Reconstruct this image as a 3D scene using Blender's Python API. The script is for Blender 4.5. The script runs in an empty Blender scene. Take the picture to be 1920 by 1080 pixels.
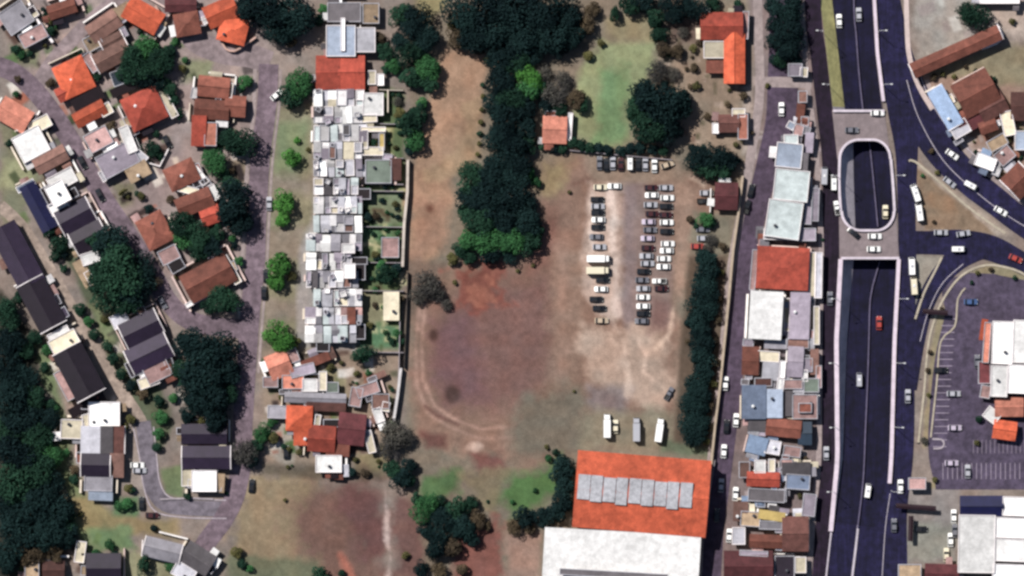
import bpy, math, random
import numpy as np
from mathutils import Vector

S = 0.18                       # metres per photograph pixel (ground map scale)
sc = bpy.context.scene
# ---------------------------------------------------------------- camera
CAM_H = 1500.0
cam_d = bpy.data.cameras.new("camera"); cam = bpy.data.objects.new("camera", cam_d)
sc.collection.objects.link(cam); sc.camera = cam
cam.location = (0, 0, CAM_H); cam.rotation_euler = (0, 0, 0)
cam_d.sensor_width = 36; cam_d.lens = 36 * CAM_H / (1920 * S)
cam_d.clip_start = 10; cam_d.clip_end = 6000
# ---------------------------------------------------------------- light
EL = math.radians(48); AZ = math.radians(-48)      # sun stands in the north-west of the picture
sd = Vector((math.cos(EL) * math.sin(AZ), math.cos(EL) * math.cos(AZ), math.sin(EL)))   # towards the sun
sun_d = bpy.data.lights.new("sun", 'SUN'); sun_d.energy = 5.0; sun_d.angle = math.radians(0.53); sun_d.color = (1, .965, .92)
sun = bpy.data.objects.new("sun", sun_d); sc.collection.objects.link(sun)
sun.rotation_euler = sd.to_track_quat('Z', 'Y').to_euler(); sun.location = sd * 300
w = bpy.data.worlds.new("World"); sc.world = w; w.use_nodes = True
nt = w.node_tree; bg = nt.nodes['Background']; sky = nt.nodes.new('ShaderNodeTexSky')
sky.sky_type = 'NISHITA'; sky.sun_disc = False; sky.sun_elevation = EL; sky.sun_rotation = AZ
nt.links.new(sky.outputs[0], bg.inputs[0]); bg.inputs[1].default_value = 0.05
vs = sc.view_settings; vs.view_transform = 'Standard'; vs.look = 'None'; vs.gamma = 1; vs.exposure = 0.40
sc.cycles.max_bounces = 5
sc.cycles.filter_width = 2.8

C = sc.collection
KAL = 0.55                     # display value -> albedo
def lin(v):
    v /= 255.0
    return v / 12.92 if v <= .04045 else ((v + .055) / 1.055) ** 2.4
def col(r, g, b, k=None):
    k = KAL if k is None else k
    return tuple(min(.86, lin(c) * k) for c in (r, g, b))
def P(px, py, z=0.0): return Vector(((px - 960) * S, (540 - py) * S, z))

# ---------------------------------------------------------------- materials
_m = {}
def mat(key, rgb, rough=.85, scale=.35, amt=.35, wave=0, wdir='X', metal=0, stain=0.0):
    """procedural paint: base colour with two sizes of mottling and optional corrugation"""
    k = (key, rgb, rough, scale, amt, wave, wdir)
    if k in _m: return _m[k]
    m = bpy.data.materials.new(key); m.use_nodes = True; n = m.node_tree; L = n.links.new
    b = n.nodes['Principled BSDF']; b.inputs['Roughness'].default_value = rough; b.inputs['Metallic'].default_value = metal
    b.inputs['Specular IOR Level'].default_value = .25
    g = n.nodes.new('ShaderNodeNewGeometry')
    n1 = n.nodes.new('ShaderNodeTexNoise'); n1.inputs['Scale'].default_value = scale; n1.inputs['Detail'].default_value = 6; n1.inputs['Roughness'].default_value = .65
    L(g.outputs['Position'], n1.inputs['Vector'])
    mr = n.nodes.new('ShaderNodeMapRange'); mr.inputs[1].default_value = .3; mr.inputs[2].default_value = .7
    mr.inputs[3].default_value = 1 - amt; mr.inputs[4].default_value = 1 + amt
    L(n1.outputs[0], mr.inputs[0])
    mx = n.nodes.new('ShaderNodeVectorMath'); mx.operation = 'SCALE'; mx.inputs[0].default_value = rgb
    L(mr.outputs[0], mx.inputs['Scale'])
    out = mx.outputs[0]
    for sc_, am_ in ((scale * 7, amt * .55), (scale * .22, amt * .5)):      # finer wear and broad staining
        n2 = n.nodes.new('ShaderNodeTexNoise'); n2.inputs['Scale'].default_value = sc_; n2.inputs['Detail'].default_value = 4; L(g.outputs['Position'], n2.inputs['Vector'])
        m3 = n.nodes.new('ShaderNodeMapRange'); m3.inputs[1].default_value = .32; m3.inputs[2].default_value = .68; m3.inputs[3].default_value = 1 - am_; m3.inputs[4].default_value = 1 + am_
        L(n2.outputs[0], m3.inputs[0]); s3 = n.nodes.new('ShaderNodeVectorMath'); s3.operation = 'SCALE'; L(out, s3.inputs[0]); L(m3.outputs[0], s3.inputs['Scale']); out = s3.outputs[0]
    if wave:
        tc = n.nodes.new('ShaderNodeTexCoord'); wv = n.nodes.new('ShaderNodeTexWave'); wv.bands_direction = wdir
        wv.inputs['Scale'].default_value = wave; wv.inputs['Distortion'].default_value = .4
        L(tc.outputs['Object'], wv.inputs['Vector'])
        m2 = n.nodes.new('ShaderNodeMapRange'); m2.inputs[3].default_value = .82; m2.inputs[4].default_value = 1.08
        L(wv.outputs['Fac'], m2.inputs[0])
        s2 = n.nodes.new('ShaderNodeVectorMath'); s2.operation = 'SCALE'; L(out, s2.inputs[0]); L(m2.outputs[0], s2.inputs['Scale']); out = s2.outputs[0]
        bp = n.nodes.new('ShaderNodeBump'); bp.inputs['Strength'].default_value = .35; bp.inputs['Distance'].default_value = .08
        L(wv.outputs['Fac'], bp.inputs['Height']); L(bp.outputs[0], b.inputs['Normal'])
    L(out, b.inputs['Base Color'])
    _m[k] = m
    return m

def tint_mat(key, rough, amt, attr='col', scale=.5, bump=0):
    """surface whose base colour is a painted map of its real ground cover, mottled by noise"""
    m = bpy.data.materials.new(key); m.use_nodes = True; n = m.node_tree; L = n.links.new
    b = n.nodes['Principled BSDF']; b.inputs['Roughness'].default_value = rough; b.inputs['Specular IOR Level'].default_value = .15
    a = n.nodes.new('ShaderNodeAttribute'); a.attribute_name = attr
    g = n.nodes.new('ShaderNodeNewGeometry'); out = a.outputs['Color']
    for s_, am in ((scale, amt), (scale * 4, amt * 1.1), (scale * 14, amt * 1.2), (scale * .12, amt * .5)):
        n1 = n.nodes.new('ShaderNodeTexNoise'); n1.inputs['Scale'].default_value = s_; n1.inputs['Detail'].default_value = 5; n1.inputs['Roughness'].default_value = .6
        L(g.outputs['Position'], n1.inputs['Vector'])
        mr = n.nodes.new('ShaderNodeMapRange'); mr.inputs[1].default_value = .3; mr.inputs[2].default_value = .7
        mr.inputs[3].default_value = 1 - am; mr.inputs[4].default_value = 1 + am; L(n1.outputs[0], mr.inputs[0])
        s2 = n.nodes.new('ShaderNodeVectorMath'); s2.operation = 'SCALE'; L(out, s2.inputs[0]); L(mr.outputs[0], s2.inputs['Scale']); out = s2.outputs[0]
    if bump:
        bp = n.nodes.new('ShaderNodeBump'); bp.inputs['Strength'].default_value = bump; bp.inputs['Distance'].default_value = .3
        L(n1.outputs[0], bp.inputs['Height']); L(bp.outputs[0], b.inputs['Normal'])
    L(out, b.inputs['Base Color'])
    return m

def leaf_mat(key, rgb, amt=.5):
    m = bpy.data.materials.new(key); m.use_nodes = True; n = m.node_tree; L = n.links.new
    b = n.nodes['Principled BSDF']; b.inputs['Roughness'].default_value = .85; b.inputs['Specular IOR Level'].default_value = .06
    a = n.nodes.new('ShaderNodeAttribute'); a.attribute_name = 'rnd'
    g = n.nodes.new('ShaderNodeNewGeometry'); n1 = n.nodes.new('ShaderNodeTexNoise'); n1.inputs['Scale'].default_value = .28; n1.inputs['Detail'].default_value = 4
    L(g.outputs['Position'], n1.inputs['Vector'])
    oi = n.nodes.new('ShaderNodeObjectInfo'); om = n.nodes.new('ShaderNodeMapRange'); om.inputs[3].default_value = -.32; om.inputs[4].default_value = .34; L(oi.outputs['Random'], om.inputs[0])
    a0 = n.nodes.new('ShaderNodeMath'); a0.operation = 'ADD'; L(a.outputs['Fac'], a0.inputs[0]); L(om.outputs[0], a0.inputs[1])
    ad = n.nodes.new('ShaderNodeMath'); ad.operation = 'ADD'; L(a0.outputs[0], ad.inputs[0]); L(n1.outputs[0], ad.inputs[1])
    rp = n.nodes.new('ShaderNodeMapRange'); rp.inputs[1].default_value = .3; rp.inputs[2].default_value = 1.4; rp.clamp = False
    L(ad.outputs[0], rp.inputs[0])
    mx = n.nodes.new('ShaderNodeMix'); mx.data_type = 'RGBA'
    d = tuple(c * (1 - amt) for c in rgb); u = (rgb[0] * (1 + amt * 2.2), rgb[1] * (1 + amt * 1.9), rgb[2] * (1 + amt * .9))
    mx.inputs[6].default_value = (*d, 1); mx.inputs[7].default_value = (*u, 1)
    L(rp.outputs[0], mx.inputs[0]); L(mx.outputs[2], b.inputs['Base Color'])
    return m

# ---------------------------------------------------------------- object helpers
def obj(name, verts, faces, m=None, parent=None, loc=None, smooth=False):
    me = bpy.data.meshes.new(name); me.from_pydata([tuple(v) for v in verts], [], faces); me.update()
    o = bpy.data.objects.new(name, me); C.objects.link(o)
    if m: me.materials.append(m)
    if parent: o.parent = parent
    if loc is not None: o.location = loc
    if smooth: me.polygons.foreach_set('use_smooth', [True] * len(me.polygons))
    return o
def empty(name, loc=(0, 0, 0), rz=0):
    o = bpy.data.objects.new(name, None); C.objects.link(o); o.location = loc; o.rotation_euler = (0, 0, rz); return o
def tag(o, label=None, cat=None, group=None, kind=None):
    if label: o['label'] = label
    if cat: o['category'] = cat
    if group: o['group'] = group
    if kind: o['kind'] = kind
    return o
def copy_tree(o, parent=None, loc=None, rz=None):
    c = o.copy(); C.objects.link(c)
    if parent: c.parent = parent
    if loc is not None: c.location = loc
    if rz is not None: c.rotation_euler = (0, 0, rz)
    for ch in o.children:
        copy_tree(ch, c)
    return c
class MB:
    def __init__(s): s.v = []; s.f = []
    def box(s, x0, x1, y0, y1, z0, z1):
        b = len(s.v)
        s.v += [(x0, y0, z0), (x1, y0, z0), (x1, y1, z0), (x0, y1, z0), (x0, y0, z1), (x1, y0, z1), (x1, y1, z1), (x0, y1, z1)]
        s.f += [tuple(b + i for i in q) for q in ((0, 3, 2, 1), (4, 5, 6, 7), (0, 1, 5, 4), (1, 2, 6, 5), (2, 3, 7, 6), (3, 0, 4, 7))]
    def prism(s, poly, z0, z1):
        """vertical prism over a polygon (list of xy), counter-clockwise or not"""
        a = sum(poly[i][0] * poly[(i + 1) % len(poly)][1] - poly[(i + 1) % len(poly)][0] * poly[i][1] for i in range(len(poly)))
        if a < 0: poly = poly[::-1]
        n = len(poly); b = len(s.v)
        s.v += [(p[0], p[1], z0) for p in poly] + [(p[0], p[1], z1) for p in poly]
        s.f.append(tuple(b + n + i for i in range(n))); s.f.append(tuple(b + i for i in range(n))[::-1])
        for i in range(n):
            j = (i + 1) % n; s.f.append((b + i, b + j, b + n + j, b + n + i))
    def cyl(s, p0, p1, r0, r1, n=8, cap=True):
        p0 = Vector(p0); p1 = Vector(p1); d = (p1 - p0).normalized(); u = d.orthogonal().normalized(); v = d.cross(u); b = len(s.v)
        for p, r in ((p0, r0), (p1, r1)):
            for i in range(n):
                a = 2 * math.pi * i / n; s.v.append(tuple(p + u * (r * math.cos(a)) + v * (r * math.sin(a))))
        for i in range(n):
            j = (i + 1) % n; s.f.append((b + i, b + j, b + n + j, b + n + i))
        if cap: s.f.append(tuple(b + n + i for i in range(n))); s.f.append(tuple(b + i for i in range(n))[::-1])
    def build(s, name, m=None, parent=None, smooth=False): return obj(name, s.v, s.f, m, parent, smooth=smooth)

def smooth_line(pts, step=12):
    """Catmull-Rom through pixel points"""
    P_ = [np.array(p, float) for p in pts]; out = []
    for i in range(len(P_) - 1):
        p0 = P_[max(i - 1, 0)]; p1 = P_[i]; p2 = P_[i + 1]; p3 = P_[min(i + 2, len(P_) - 1)]
        n = max(2, int(np.linalg.norm((p2 - p1)[:2]) / step))
        for k in range(n):
            t = k / n
            out.append(.5 * ((2 * p1) + (-p0 + p2) * t + (2 * p0 - 5 * p1 + 4 * p2 - p3) * t * t + (-p0 + 3 * p1 - 3 * p2 + p3) * t ** 3))
    out.append(P_[-1]); return out
def offs(line):
    n = []
    for i in range(len(line)):
        a = line[max(i - 1, 0)][:2]; b = line[min(i + 1, len(line) - 1)][:2]; d = b - a; d = d / (np.linalg.norm(d) + 1e-9); n.append(np.array([-d[1], d[0]]))
    return n
def ribbon(name, pts, width, z, m, parent=None, step=12, shift=0):
    """flat sheet along pixel points; each point may carry its own width as third value"""
    ln = smooth_line([tuple(p) if len(p) > 2 else (*p, width) for p in pts], step); ns = offs(ln)
    v = []; f = []
    for p, n in zip(ln, ns):
        c = p[:2] + n * shift; a = c - n * p[2] / 2; b = c + n * p[2] / 2
        v += [P(a[0], a[1], z), P(b[0], b[1], z)]
    for i in range(len(ln) - 1): f.append((2 * i, 2 * i + 2, 2 * i + 3, 2 * i + 1))
    o = obj(name, v, f, m, parent)
    if o.data.polygons[0].normal.z < 0: o.data.flip_normals()
    return o
def strip_solid(mb, pts, width, z0, z1, step=12, smooth=True):
    """raised strip (kerb, wall) along pixel points"""
    ln = smooth_line(pts, step) if smooth else [np.array(p, float) for p in pts]
    ns = offs(ln); b = len(mb.v); n_ = len(ln)
    for p, n in zip(ln, ns):
        a = p[:2] - n * width / 2; c = p[:2] + n * width / 2
        mb.v += [tuple(P(a[0], a[1], z0)), tuple(P(c[0], c[1], z0)), tuple(P(c[0], c[1], z1)), tuple(P(a[0], a[1], z1))]
    for i in range(n_ - 1):
        a = b + 4 * i; c = a + 4
        mb.f += [(a, c, c + 3, a + 3), (a + 1, a + 2, c + 2, c + 1), (a + 3, c + 3, c + 2, a + 2)]
    mb.f += [(b, b + 3, b + 2, b + 1), (b + 4 * (n_ - 1), b + 4 * (n_ - 1) + 1, b + 4 * (n_ - 1) + 2, b + 4 * (n_ - 1) + 3)]

# ---------------------------------------------------------------- the underpass outline (pixel x as a function of pixel y)
LY = [-400, 0, 100, 205, 262, 330, 430, 485, 640, 860, 1000]
LX = [1528, 1538, 1550, 1562, 1573, 1573, 1576, 1577, 1569, 1571, 1558]
RX = [1625, 1637, 1643, 1656, 1664, 1674, 1680, 1684, 1676, 1670, 1660]
ZY = [-400, 600, 990, 1000]; ZZ = [-4.6, -4.6, -.05, -.0]
def Lx(y): return float(np.interp(y, LY, LX))
def Rx(y): return float(np.interp(y, LY, RX))
def Zf(y): return float(np.interp(y, ZY, ZZ))

# ---------------------------------------------------------------- ground
rs = np.random.RandomState(4)
def vnoise(x, y, cell, seed):
    r = np.random.RandomState(seed).rand(256, 256); gx = x / cell; gy = y / cell
    ix = np.floor(gx).astype(int); iy = np.floor(gy).astype(int); fx = gx - ix; fy = gy - iy
    fx = fx * fx * (3 - 2 * fx); fy = fy * fy * (3 - 2 * fy)
    a = r[ix % 256, iy % 256]; b = r[(ix + 1) % 256, iy % 256]; c = r[ix % 256, (iy + 1) % 256]; d = r[(ix + 1) % 256, (iy + 1) % 256]
    return (a * (1 - fx) + b * fx) * (1 - fy) + (c * (1 - fx) + d * fx) * fy
def sdist(X, Y, poly):
    """signed distance to polygon, positive inside"""
    d = np.full(X.shape, 1e9); ins = np.zeros(X.shape, bool); n = len(poly)
    for i in range(n):
        x0, y0 = poly[i]; x1, y1 = poly[(i + 1) % n]
        dx = x1 - x0; dy = y1 - y0; t = np.clip(((X - x0) * dx + (Y - y0) * dy) / (dx * dx + dy * dy + 1e-9), 0, 1)
        d = np.minimum(d, np.hypot(X - x0 - t * dx, Y - y0 - t * dy))
        c = ((y0 > Y) != (y1 > Y)); c &= X < (x1 - x0) * (Y - y0) / ((y1 - y0) if y1 != y0 else 1e-9) + x0
        ins ^= c
    return np.where(ins, d, -d)
def ldist(X, Y, pts):
    d = np.full(X.shape, 1e9)
    for (x0, y0), (x1, y1) in zip(pts[:-1], pts[1:]):
        dx = x1 - x0; dy = y1 - y0; t = np.clip(((X - x0) * dx + (Y - y0) * dy) / (dx * dx + dy * dy + 1e-9), 0, 1)
        d = np.minimum(d, np.hypot(X - x0 - t * dx, Y - y0 - t * dy))
    return d
BASE = (150, 137, 128)
# ('p', colour, feather, wobble, strength, polygon) / ('l', colour, feather, wobble, strength, half width, line) / ('e', ..., cx, cy, rx, ry)
COVER = [
 ('p', (166, 150, 146), 14, 20, .9, [(40, -60), (520, -60), (480, 600), (330, 590), (200, 380), (60, 200)]), ('p', (158, 146, 138), 10, 14, .9, [(60, 400), (200, 600), (290, 760), (250, 930), (150, 900), (100, 660), (20, 440)]),
 ('p', (140, 128, 112), 12, 20, 1, [(760, -300), (1400, -300), (1400, 300), (1370, 860), (1290, 1400), (760, 1400)]),
 ('p', (140, 124, 122), 6, 6, 1, [(1395, -100), (1545, -100), (1570, 300), (1565, 1300), (1300, 1300), (1340, 830), (1375, 560), (1430, 200)]),
 ('p', (124, 128, 100), 8, 20, .8, [(0, 230), (35, 230), (65, 300), (95, 350), (40, 360), (45, 420), (0, 430)]),
 ('p', (158, 160, 122), 8, 10, .9, [(5, 300), (50, 300), (72, 335), (30, 350), (5, 345)]),
 ('p', (128, 134, 104), 6, 8, .9, [(20, 85), (75, 90), (70, 125), (20, 120)]),
 ('p', (138, 146, 112), 6, 8, .9, [(335, 108), (400, 115), (395, 150), (340, 155)]),
 ('p', (132, 130, 104), 6, 8, .9, [(205, 340), (255, 335), (270, 385), (225, 390)]),
 ('p', (150, 134, 132), 10, 10, .9, [(260, 330), (320, 270), (345, 290), (300, 400), (330, 480), (290, 500), (240, 410)]),
 ('p', (160, 144, 122), 6, 6, .9, [(425, 300), (470, 300), (465, 345), (430, 345)]),
 ('p', (168, 152, 142), 6, 8, .9, [(510, 90), (560, 90), (555, 140), (508, 140)]),
 ('p', (146, 142, 116), 8, 12, 1, [(506, 195), (592, 190), (585, 660), (492, 660), (500, 400)]),
 ('p', (152, 140, 128), 8, 12, .8, [(505, 335), (590, 330), (590, 360), (505, 362)]),
 ('p', (152, 138, 124), 8, 14, .8, [(505, 430), (570, 425), (575, 490), (500, 480)]),
 ('p', (148, 134, 122), 8, 14, .8, [(500, 565), (590, 560), (585, 600), (498, 605)]),
 ('p', (126, 144, 106), 8, 10, .8, [(520, 230), (580, 230), (575, 320), (520, 320)]),
 ('p', (168, 164, 162), 6, 6, .9, [(588, 170), (690, 170), (690, 655), (555, 655), (560, 480), (590, 400)]),
 ('p', (98, 116, 80), 6, 8, 1, [(678, 165), (758, 165), (762, 290), (752, 650), (665, 655), (668, 400)]),
 ('p', (96, 134, 96), 5, 6, .9, [(680, 422), (735, 422), (735, 455), (680, 455)]),
 ('p', (92, 134, 100), 5, 6, .9, [(700, 605), (748, 605), (746, 655), (690, 655)]),
 ('p', (168, 164, 116), 4, 3, .9, [(688, 238), (736, 238), (736, 292), (688, 292)]),
 ('l', (196, 190, 150), 2, 3, .9, 2, [(716, 372), (718, 400), (712, 420)]), ('l', (206, 200, 160), 2, 4, .9, 2.5, [(672, 459), (690, 456), (716, 464)]), ('p', (134, 138, 128), 4, 3, .9, [(684, 298), (734, 298), (734, 342), (684, 342)]),
 ('p', (128, 140, 112), 4, 4, .9, [(694, 362), (752, 362), (752, 420), (694, 420)]),
 ('p', (142, 140, 112), 4, 4, .9, [(665, 545), (750, 545), (750, 610), (665, 610)]),
 ('p', (158, 140, 122), 8, 10, .9, [(490, 655), (745, 660), (735, 870), (500, 870)]),
 ('p', (160, 152, 116), 5, 8, .8, [(600, 690), (640, 690), (650, 740), (600, 745)]),
 ('p', (146, 134, 100), 8, 10, .9, [(680, 840), (730, 830), (722, 895), (660, 890)]),
 ('p', (176, 168, 156), 4, 4, .9, [(495, 790), (545, 790), (560, 830), (545, 880), (500, 850)]),
 # park strip left, forest floor
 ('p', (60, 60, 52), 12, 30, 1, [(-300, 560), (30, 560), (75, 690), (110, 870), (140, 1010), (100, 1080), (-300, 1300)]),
 ('p', (118, 134, 92), 8, 16, .9, [(75, 640), (100, 640), (110, 720), (140, 880), (170, 950), (210, 960), (260, 1030), (160, 1040), (140, 960), (95, 890), (110, 800), (85, 720)]),
 ('p', (150, 134, 96), 8, 12, .9, [(120, 930), (165, 935), (210, 960), (330, 975), (330, 1010), (240, 1005), (160, 985)]),
 ('p', (110, 138, 96), 6, 10, .8, [(170, 995), (240, 985), (260, 1030), (190, 1030)]),
 ('p', (150, 152, 116), 6, 10, .8, [(230, 1030), (345, 1050), (340, 1100), (230, 1100)]),
 ('p', (92, 130, 88), 5, 6, .9, [(212, 930), (262, 930), (262, 968), (212, 968)]),
 ('p', (112, 132, 92), 5, 8, .9, [(300, 880), (345, 870), (345, 935), (305, 930)]),
 ('p', (90, 102, 76), 6, 8, .9, [(95, 420), (120, 430), (300, 720), (330, 790), (300, 850), (275, 800), (210, 690)]),
 ('p', (140, 150, 110), 5, 6, .8, [(165, 572), (195, 578), (215, 640), (195, 640)]),
 ('p', (168, 154, 144), 6, 5, .9, [(225, 790), (270, 790), (280, 900), (245, 930), (230, 890)]),
 ('p', (172, 150, 138), 6, 8, .8, [(100, 680), (130, 690), (160, 760), (125, 770)]),
 # dirt strip in the middle
 ('p', (180, 146, 120), 8, 12, 1, [(835, 90), (915, 90), (905, 230), (895, 290), (850, 330), (845, 400), (830, 480), (790, 500), (762, 480), (765, 320), (800, 220), (822, 140)]),
 ('p', (156, 116, 98), 10, 16, .5, [(775, 380), (835, 380), (835, 470), (775, 480)]),
 ('p', (164, 144, 112), 8, 16, .5, [(870, 200), (905, 180), (905, 290), (860, 330), (800, 340), (790, 320), (850, 290)]),
 ('p', (122, 104, 92), 10, 12, .9, [(765, 490), (840, 490), (850, 600), (790, 600), (762, 600)]),
 ('p', (160, 152, 110), 8, 10, .9, [(770, -40), (850, -40), (840, 15), (800, 45), (780, 20)]),
 ('p', (152, 160, 118), 8, 14, 1, [(1095, 110), (1130, 80), (1225, 80), (1230, 130), (1170, 190), (1180, 260), (1130, 280), (1070, 250), (1085, 180)]),
 ('p', (112, 148, 102), 10, 14, .8, [(1130, 130), (1180, 120), (1170, 260), (1110, 270)]),
 ('p', (150, 140, 108), 8, 12, .9, [(1140, 40), (1215, 30), (1220, 75), (1140, 80)]),
 ('p', (156, 138, 120), 8, 14, .9, [(1240, 110), (1330, 100), (1390, 160), (1395, 300), (1300, 280), (1260, 240)]),
 ('p', (112, 92, 86), 8, 14, .8, [(1245, 25), (1320, 35), (1315, 80), (1250, 85)]),
 # the big field
 ('p', (152, 122, 106), 12, 14, 1, [(1010, 300), (1100, 290), (1370, 330), (1350, 480), (1275, 480), (1270, 830), (1090, 840), (1000, 880), (790, 830), (770, 700), (775, 600), (850, 500), (1010, 480)]),
 ('p', (132, 100, 93), 30, 30, 1, [(860, 540), (1040, 500), (1060, 640), (1000, 760), (860, 780), (800, 700), (810, 600)]),
 ('p', (118, 88, 92), 18, 24, .8, [(815, 620), (880, 590), (900, 740), (830, 760)]),
 ('p', (156, 146, 106), 12, 20, .7, [(1010, 300), (1070, 300), (1060, 340), (1030, 370), (1005, 360)]),
 ('p', (136, 98, 88), 14, 16, .8, [(1010, 380), (1060, 400), (1040, 500), (980, 520), (1000, 470)]),
 ('p', (138, 78, 66), 10, 40, .8, [(852, 498), (940, 494), (942, 560), (900, 582), (856, 566)]), ('p', (104, 56, 48), 8, 26, .6, [(866, 508), (912, 504), (900, 530), (868, 530)]), ('p', (168, 112, 92), 6, 30, .6, [(880, 535), (925, 525), (925, 565), (885, 565)]),
 ('p', (150, 124, 108), 12, 16, .8, [(1030, 480), (1100, 470), (1100, 760), (1030, 760)]),
 ('l', (182, 146, 130), 3, 3, 1, 2.8, [(797, 570), (790, 640), (793, 710), (815, 760), (850, 785), (900, 805), (960, 800), (1010, 770)]),
 ('l', (178, 144, 128), 3, 3, .95, 2.6, [(786, 580), (780, 650), (781, 720), (800, 770), (840, 800), (900, 822), (980, 820)]),
 ('l', (116, 82, 74), 3, 3, .8, 2.4, [(797, 762), (820, 780), (860, 797)]),
 ('l', (160, 130, 114), 8, 6, .7, 9, [(1045, 760), (1055, 600), (1050, 480), (1060, 380)]),
 ('l', (112, 76, 66), 6, 8, .8, 5, [(1078, 345), (1110, 335), (1160, 330)]),
 ('p', (122, 116, 102), 14, 20, .9, [(985, 740), (1090, 720), (1110, 840), (960, 870), (950, 800)]),
 ('p', (128, 84, 78), 8, 12, .9, [(885, 850), (940, 845), (950, 890), (900, 895)]),
 ('p', (110, 70, 66), 6, 8, .8, [(790, 812), (838, 815), (836, 840), (800, 840)]),
 ('e', (212, 186, 170), 4, 5, .9, 893, 838, 14, 7),
 ('e', (78, 56, 50), 4, 4, .9, 813, 628, 8, 11),
 ('e', (80, 62, 58), 5, 4, .9, 848, 738, 15, 17),
 ('e', (110, 72, 58), 4, 4, .9, 806, 392, 9, 9),
 ('p', (84, 122, 70), 12, 22, .95, [(945, 900), (1050, 860), (1045, 930), (960, 970), (925, 940)]),
 ('p', (82, 118, 72), 10, 18, .9, [(790, 890), (860, 880), (870, 930), (790, 940)]),
 ('p', (134, 122, 96), 8, 16, .8, [(860, 890), (950, 880), (930, 960), (900, 950)]),
 ('p', (134, 84, 76), 8, 20, .9, [(850, 1010), (940, 960), (950, 1080), (850, 1100)]),
 ('p', (162, 132, 118), 8, 12, .9, [(945, 1000), (1015, 1000), (1005, 1100), (950, 1100)]),
 ('p', (114, 82, 78), 10, 16, .9, [(740, 920), (790, 950), (800, 1100), (735, 1100)]),
 # car park on bare earth
 ('p', (204, 182, 168), 8, 12, .95, [(1100, 340), (1168, 340), (1172, 590), (1150, 620), (1100, 560)]),
 ('p', (148, 132, 132), 8, 8, .9, [(1168, 330), (1205, 340), (1200, 600), (1180, 640), (1165, 600)]),
 ('p', (172, 144, 126), 8, 10, .9, [(1262, 330), (1310, 350), (1300, 470), (1270, 600), (1262, 500)]),
 ('p', (160, 140, 122), 8, 10, .9, [(1100, 290), (1280, 300), (1290, 345), (1110, 345)]),
 ('p', (150, 130, 124), 6, 8, .8, [(1190, 345), (1262, 345), (1262, 610), (1190, 620)]),
 ('p', (190, 166, 148), 12, 26, .9, [(1090, 610), (1240, 610), (1270, 740), (1240, 770), (1100, 720)]),
 ('p', (130, 120, 122), 10, 14, .8, [(1100, 720), (1180, 730), (1170, 790), (1110, 770)]),
 ('p', (140, 132, 112), 10, 14, .9, [(1090, 770), (1270, 770), (1270, 840), (1085, 838)]),
 ('p', (96, 112, 88), 6, 10, .8, [(1240, 820), (1330, 835), (1330, 858), (1240, 848)]),
 ('l', (226, 198, 176), 4, 6, .9, 4, [(1262, 580), (1255, 625), (1232, 652)]),
 ('l', (222, 192, 172), 4, 8, .9, 4, [(1196, 640), (1212, 668), (1208, 695), (1226, 714)]),
 ('l', (214, 190, 172), 5, 8, .8, 4, [(1150, 600), (1168, 640), (1180, 700), (1176, 740)]),
 ('l', (206, 182, 164), 5, 8, .8, 3, [(1130, 610), (1160, 650)]),
 ('p', (124, 92, 88), 8, 8, .7, [(1225, 560), (1262, 560), (1250, 620), (1215, 625)]),
 ('p', (136, 130, 112), 6, 10, .9, [(1300, 395), (1372, 400), (1365, 480), (1290, 480)]),
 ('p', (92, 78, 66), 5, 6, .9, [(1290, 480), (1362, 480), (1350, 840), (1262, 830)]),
 # south-west plot
 ('p', (160, 142, 114), 10, 20, 1, [(470, 890), (600, 890), (640, 1000), (600, 1100), (440, 1100), (430, 1000)]),
 ('p', (124, 96, 86), 24, 40, 1, [(585, 900), (718, 895), (722, 1100), (610, 1100), (540, 1010), (560, 930)]),
 ('p', (104, 72, 72), 16, 26, .8, [(650, 905), (718, 900), (720, 1060), (670, 1040), (640, 960)]),
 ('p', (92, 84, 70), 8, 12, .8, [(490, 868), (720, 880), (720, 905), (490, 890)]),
 ('l', (178, 110, 92), 6, 8, .8, 4, [(636, 1040), (650, 1060), (665, 1090)]),
 ('l', (206, 186, 178), 4, 9, .8, 2, [(722, 905), (725, 980), (726, 1010), (732, 1045), (728, 1085)]),
 ('p', (104, 116, 92), 8, 14, .8, [(430, 1040), (600, 1050), (600, 1100), (425, 1100)]),
 # right hand side
 ('p', (170, 164, 156), 6, 8, 1, [(1712, -60), (2000, -60), (2000, 60), (1860, 60), (1720, 120)]),
 ('p', (186, 170, 158), 8, 14, .9, [(1850, -20), (1980, -20), (1980, 90), (1880, 60)]),
 ('p', (148, 138, 112), 6, 10, 1, [(1740, 130), (1880, 85), (1980, 80), (1980, 200), (1860, 180), (1760, 180)]),
 ('p', (158, 132, 118), 6, 10, 1, [(1720, 140), (1980, 170), (1980, 440), (1860, 340), (1780, 260)]),
 ('p', (184, 172, 164), 6, 8, .9, [(1800, 280), (1870, 270), (1880, 320), (1830, 330)]),
 ('p', (150, 128, 106), 4, 6, 1, [(1703, 300), (1718, 300), (1890, 438), (1735, 430), (1722, 360)]),
 ('p', (158, 126, 98), 5, 10, .7, [(1740, 360), (1790, 375), (1800, 400), (1745, 390)]),
 ('p', (178, 164, 150), 3, 4, .9, [(1706, 302), (1718, 302), (1895, 440), (1870, 440)]),
 ('p', (160, 154, 142), 3, 4, 1, [(1712, 480), (1768, 480), (1716, 600)]),
 ('p', (162, 150, 120), 3, 4, 1, [(1730, 840), (1742, 680), (1755, 600), (1790, 530), (1850, 492), (1930, 500), (1930, 530), (1850, 525), (1800, 560), (1775, 640), (1755, 830)]),
 ('p', (154, 146, 142), 5, 6, 1, [(1700, 910), (1800, 915), (1795, 1055), (1690, 1055)]),
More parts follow.
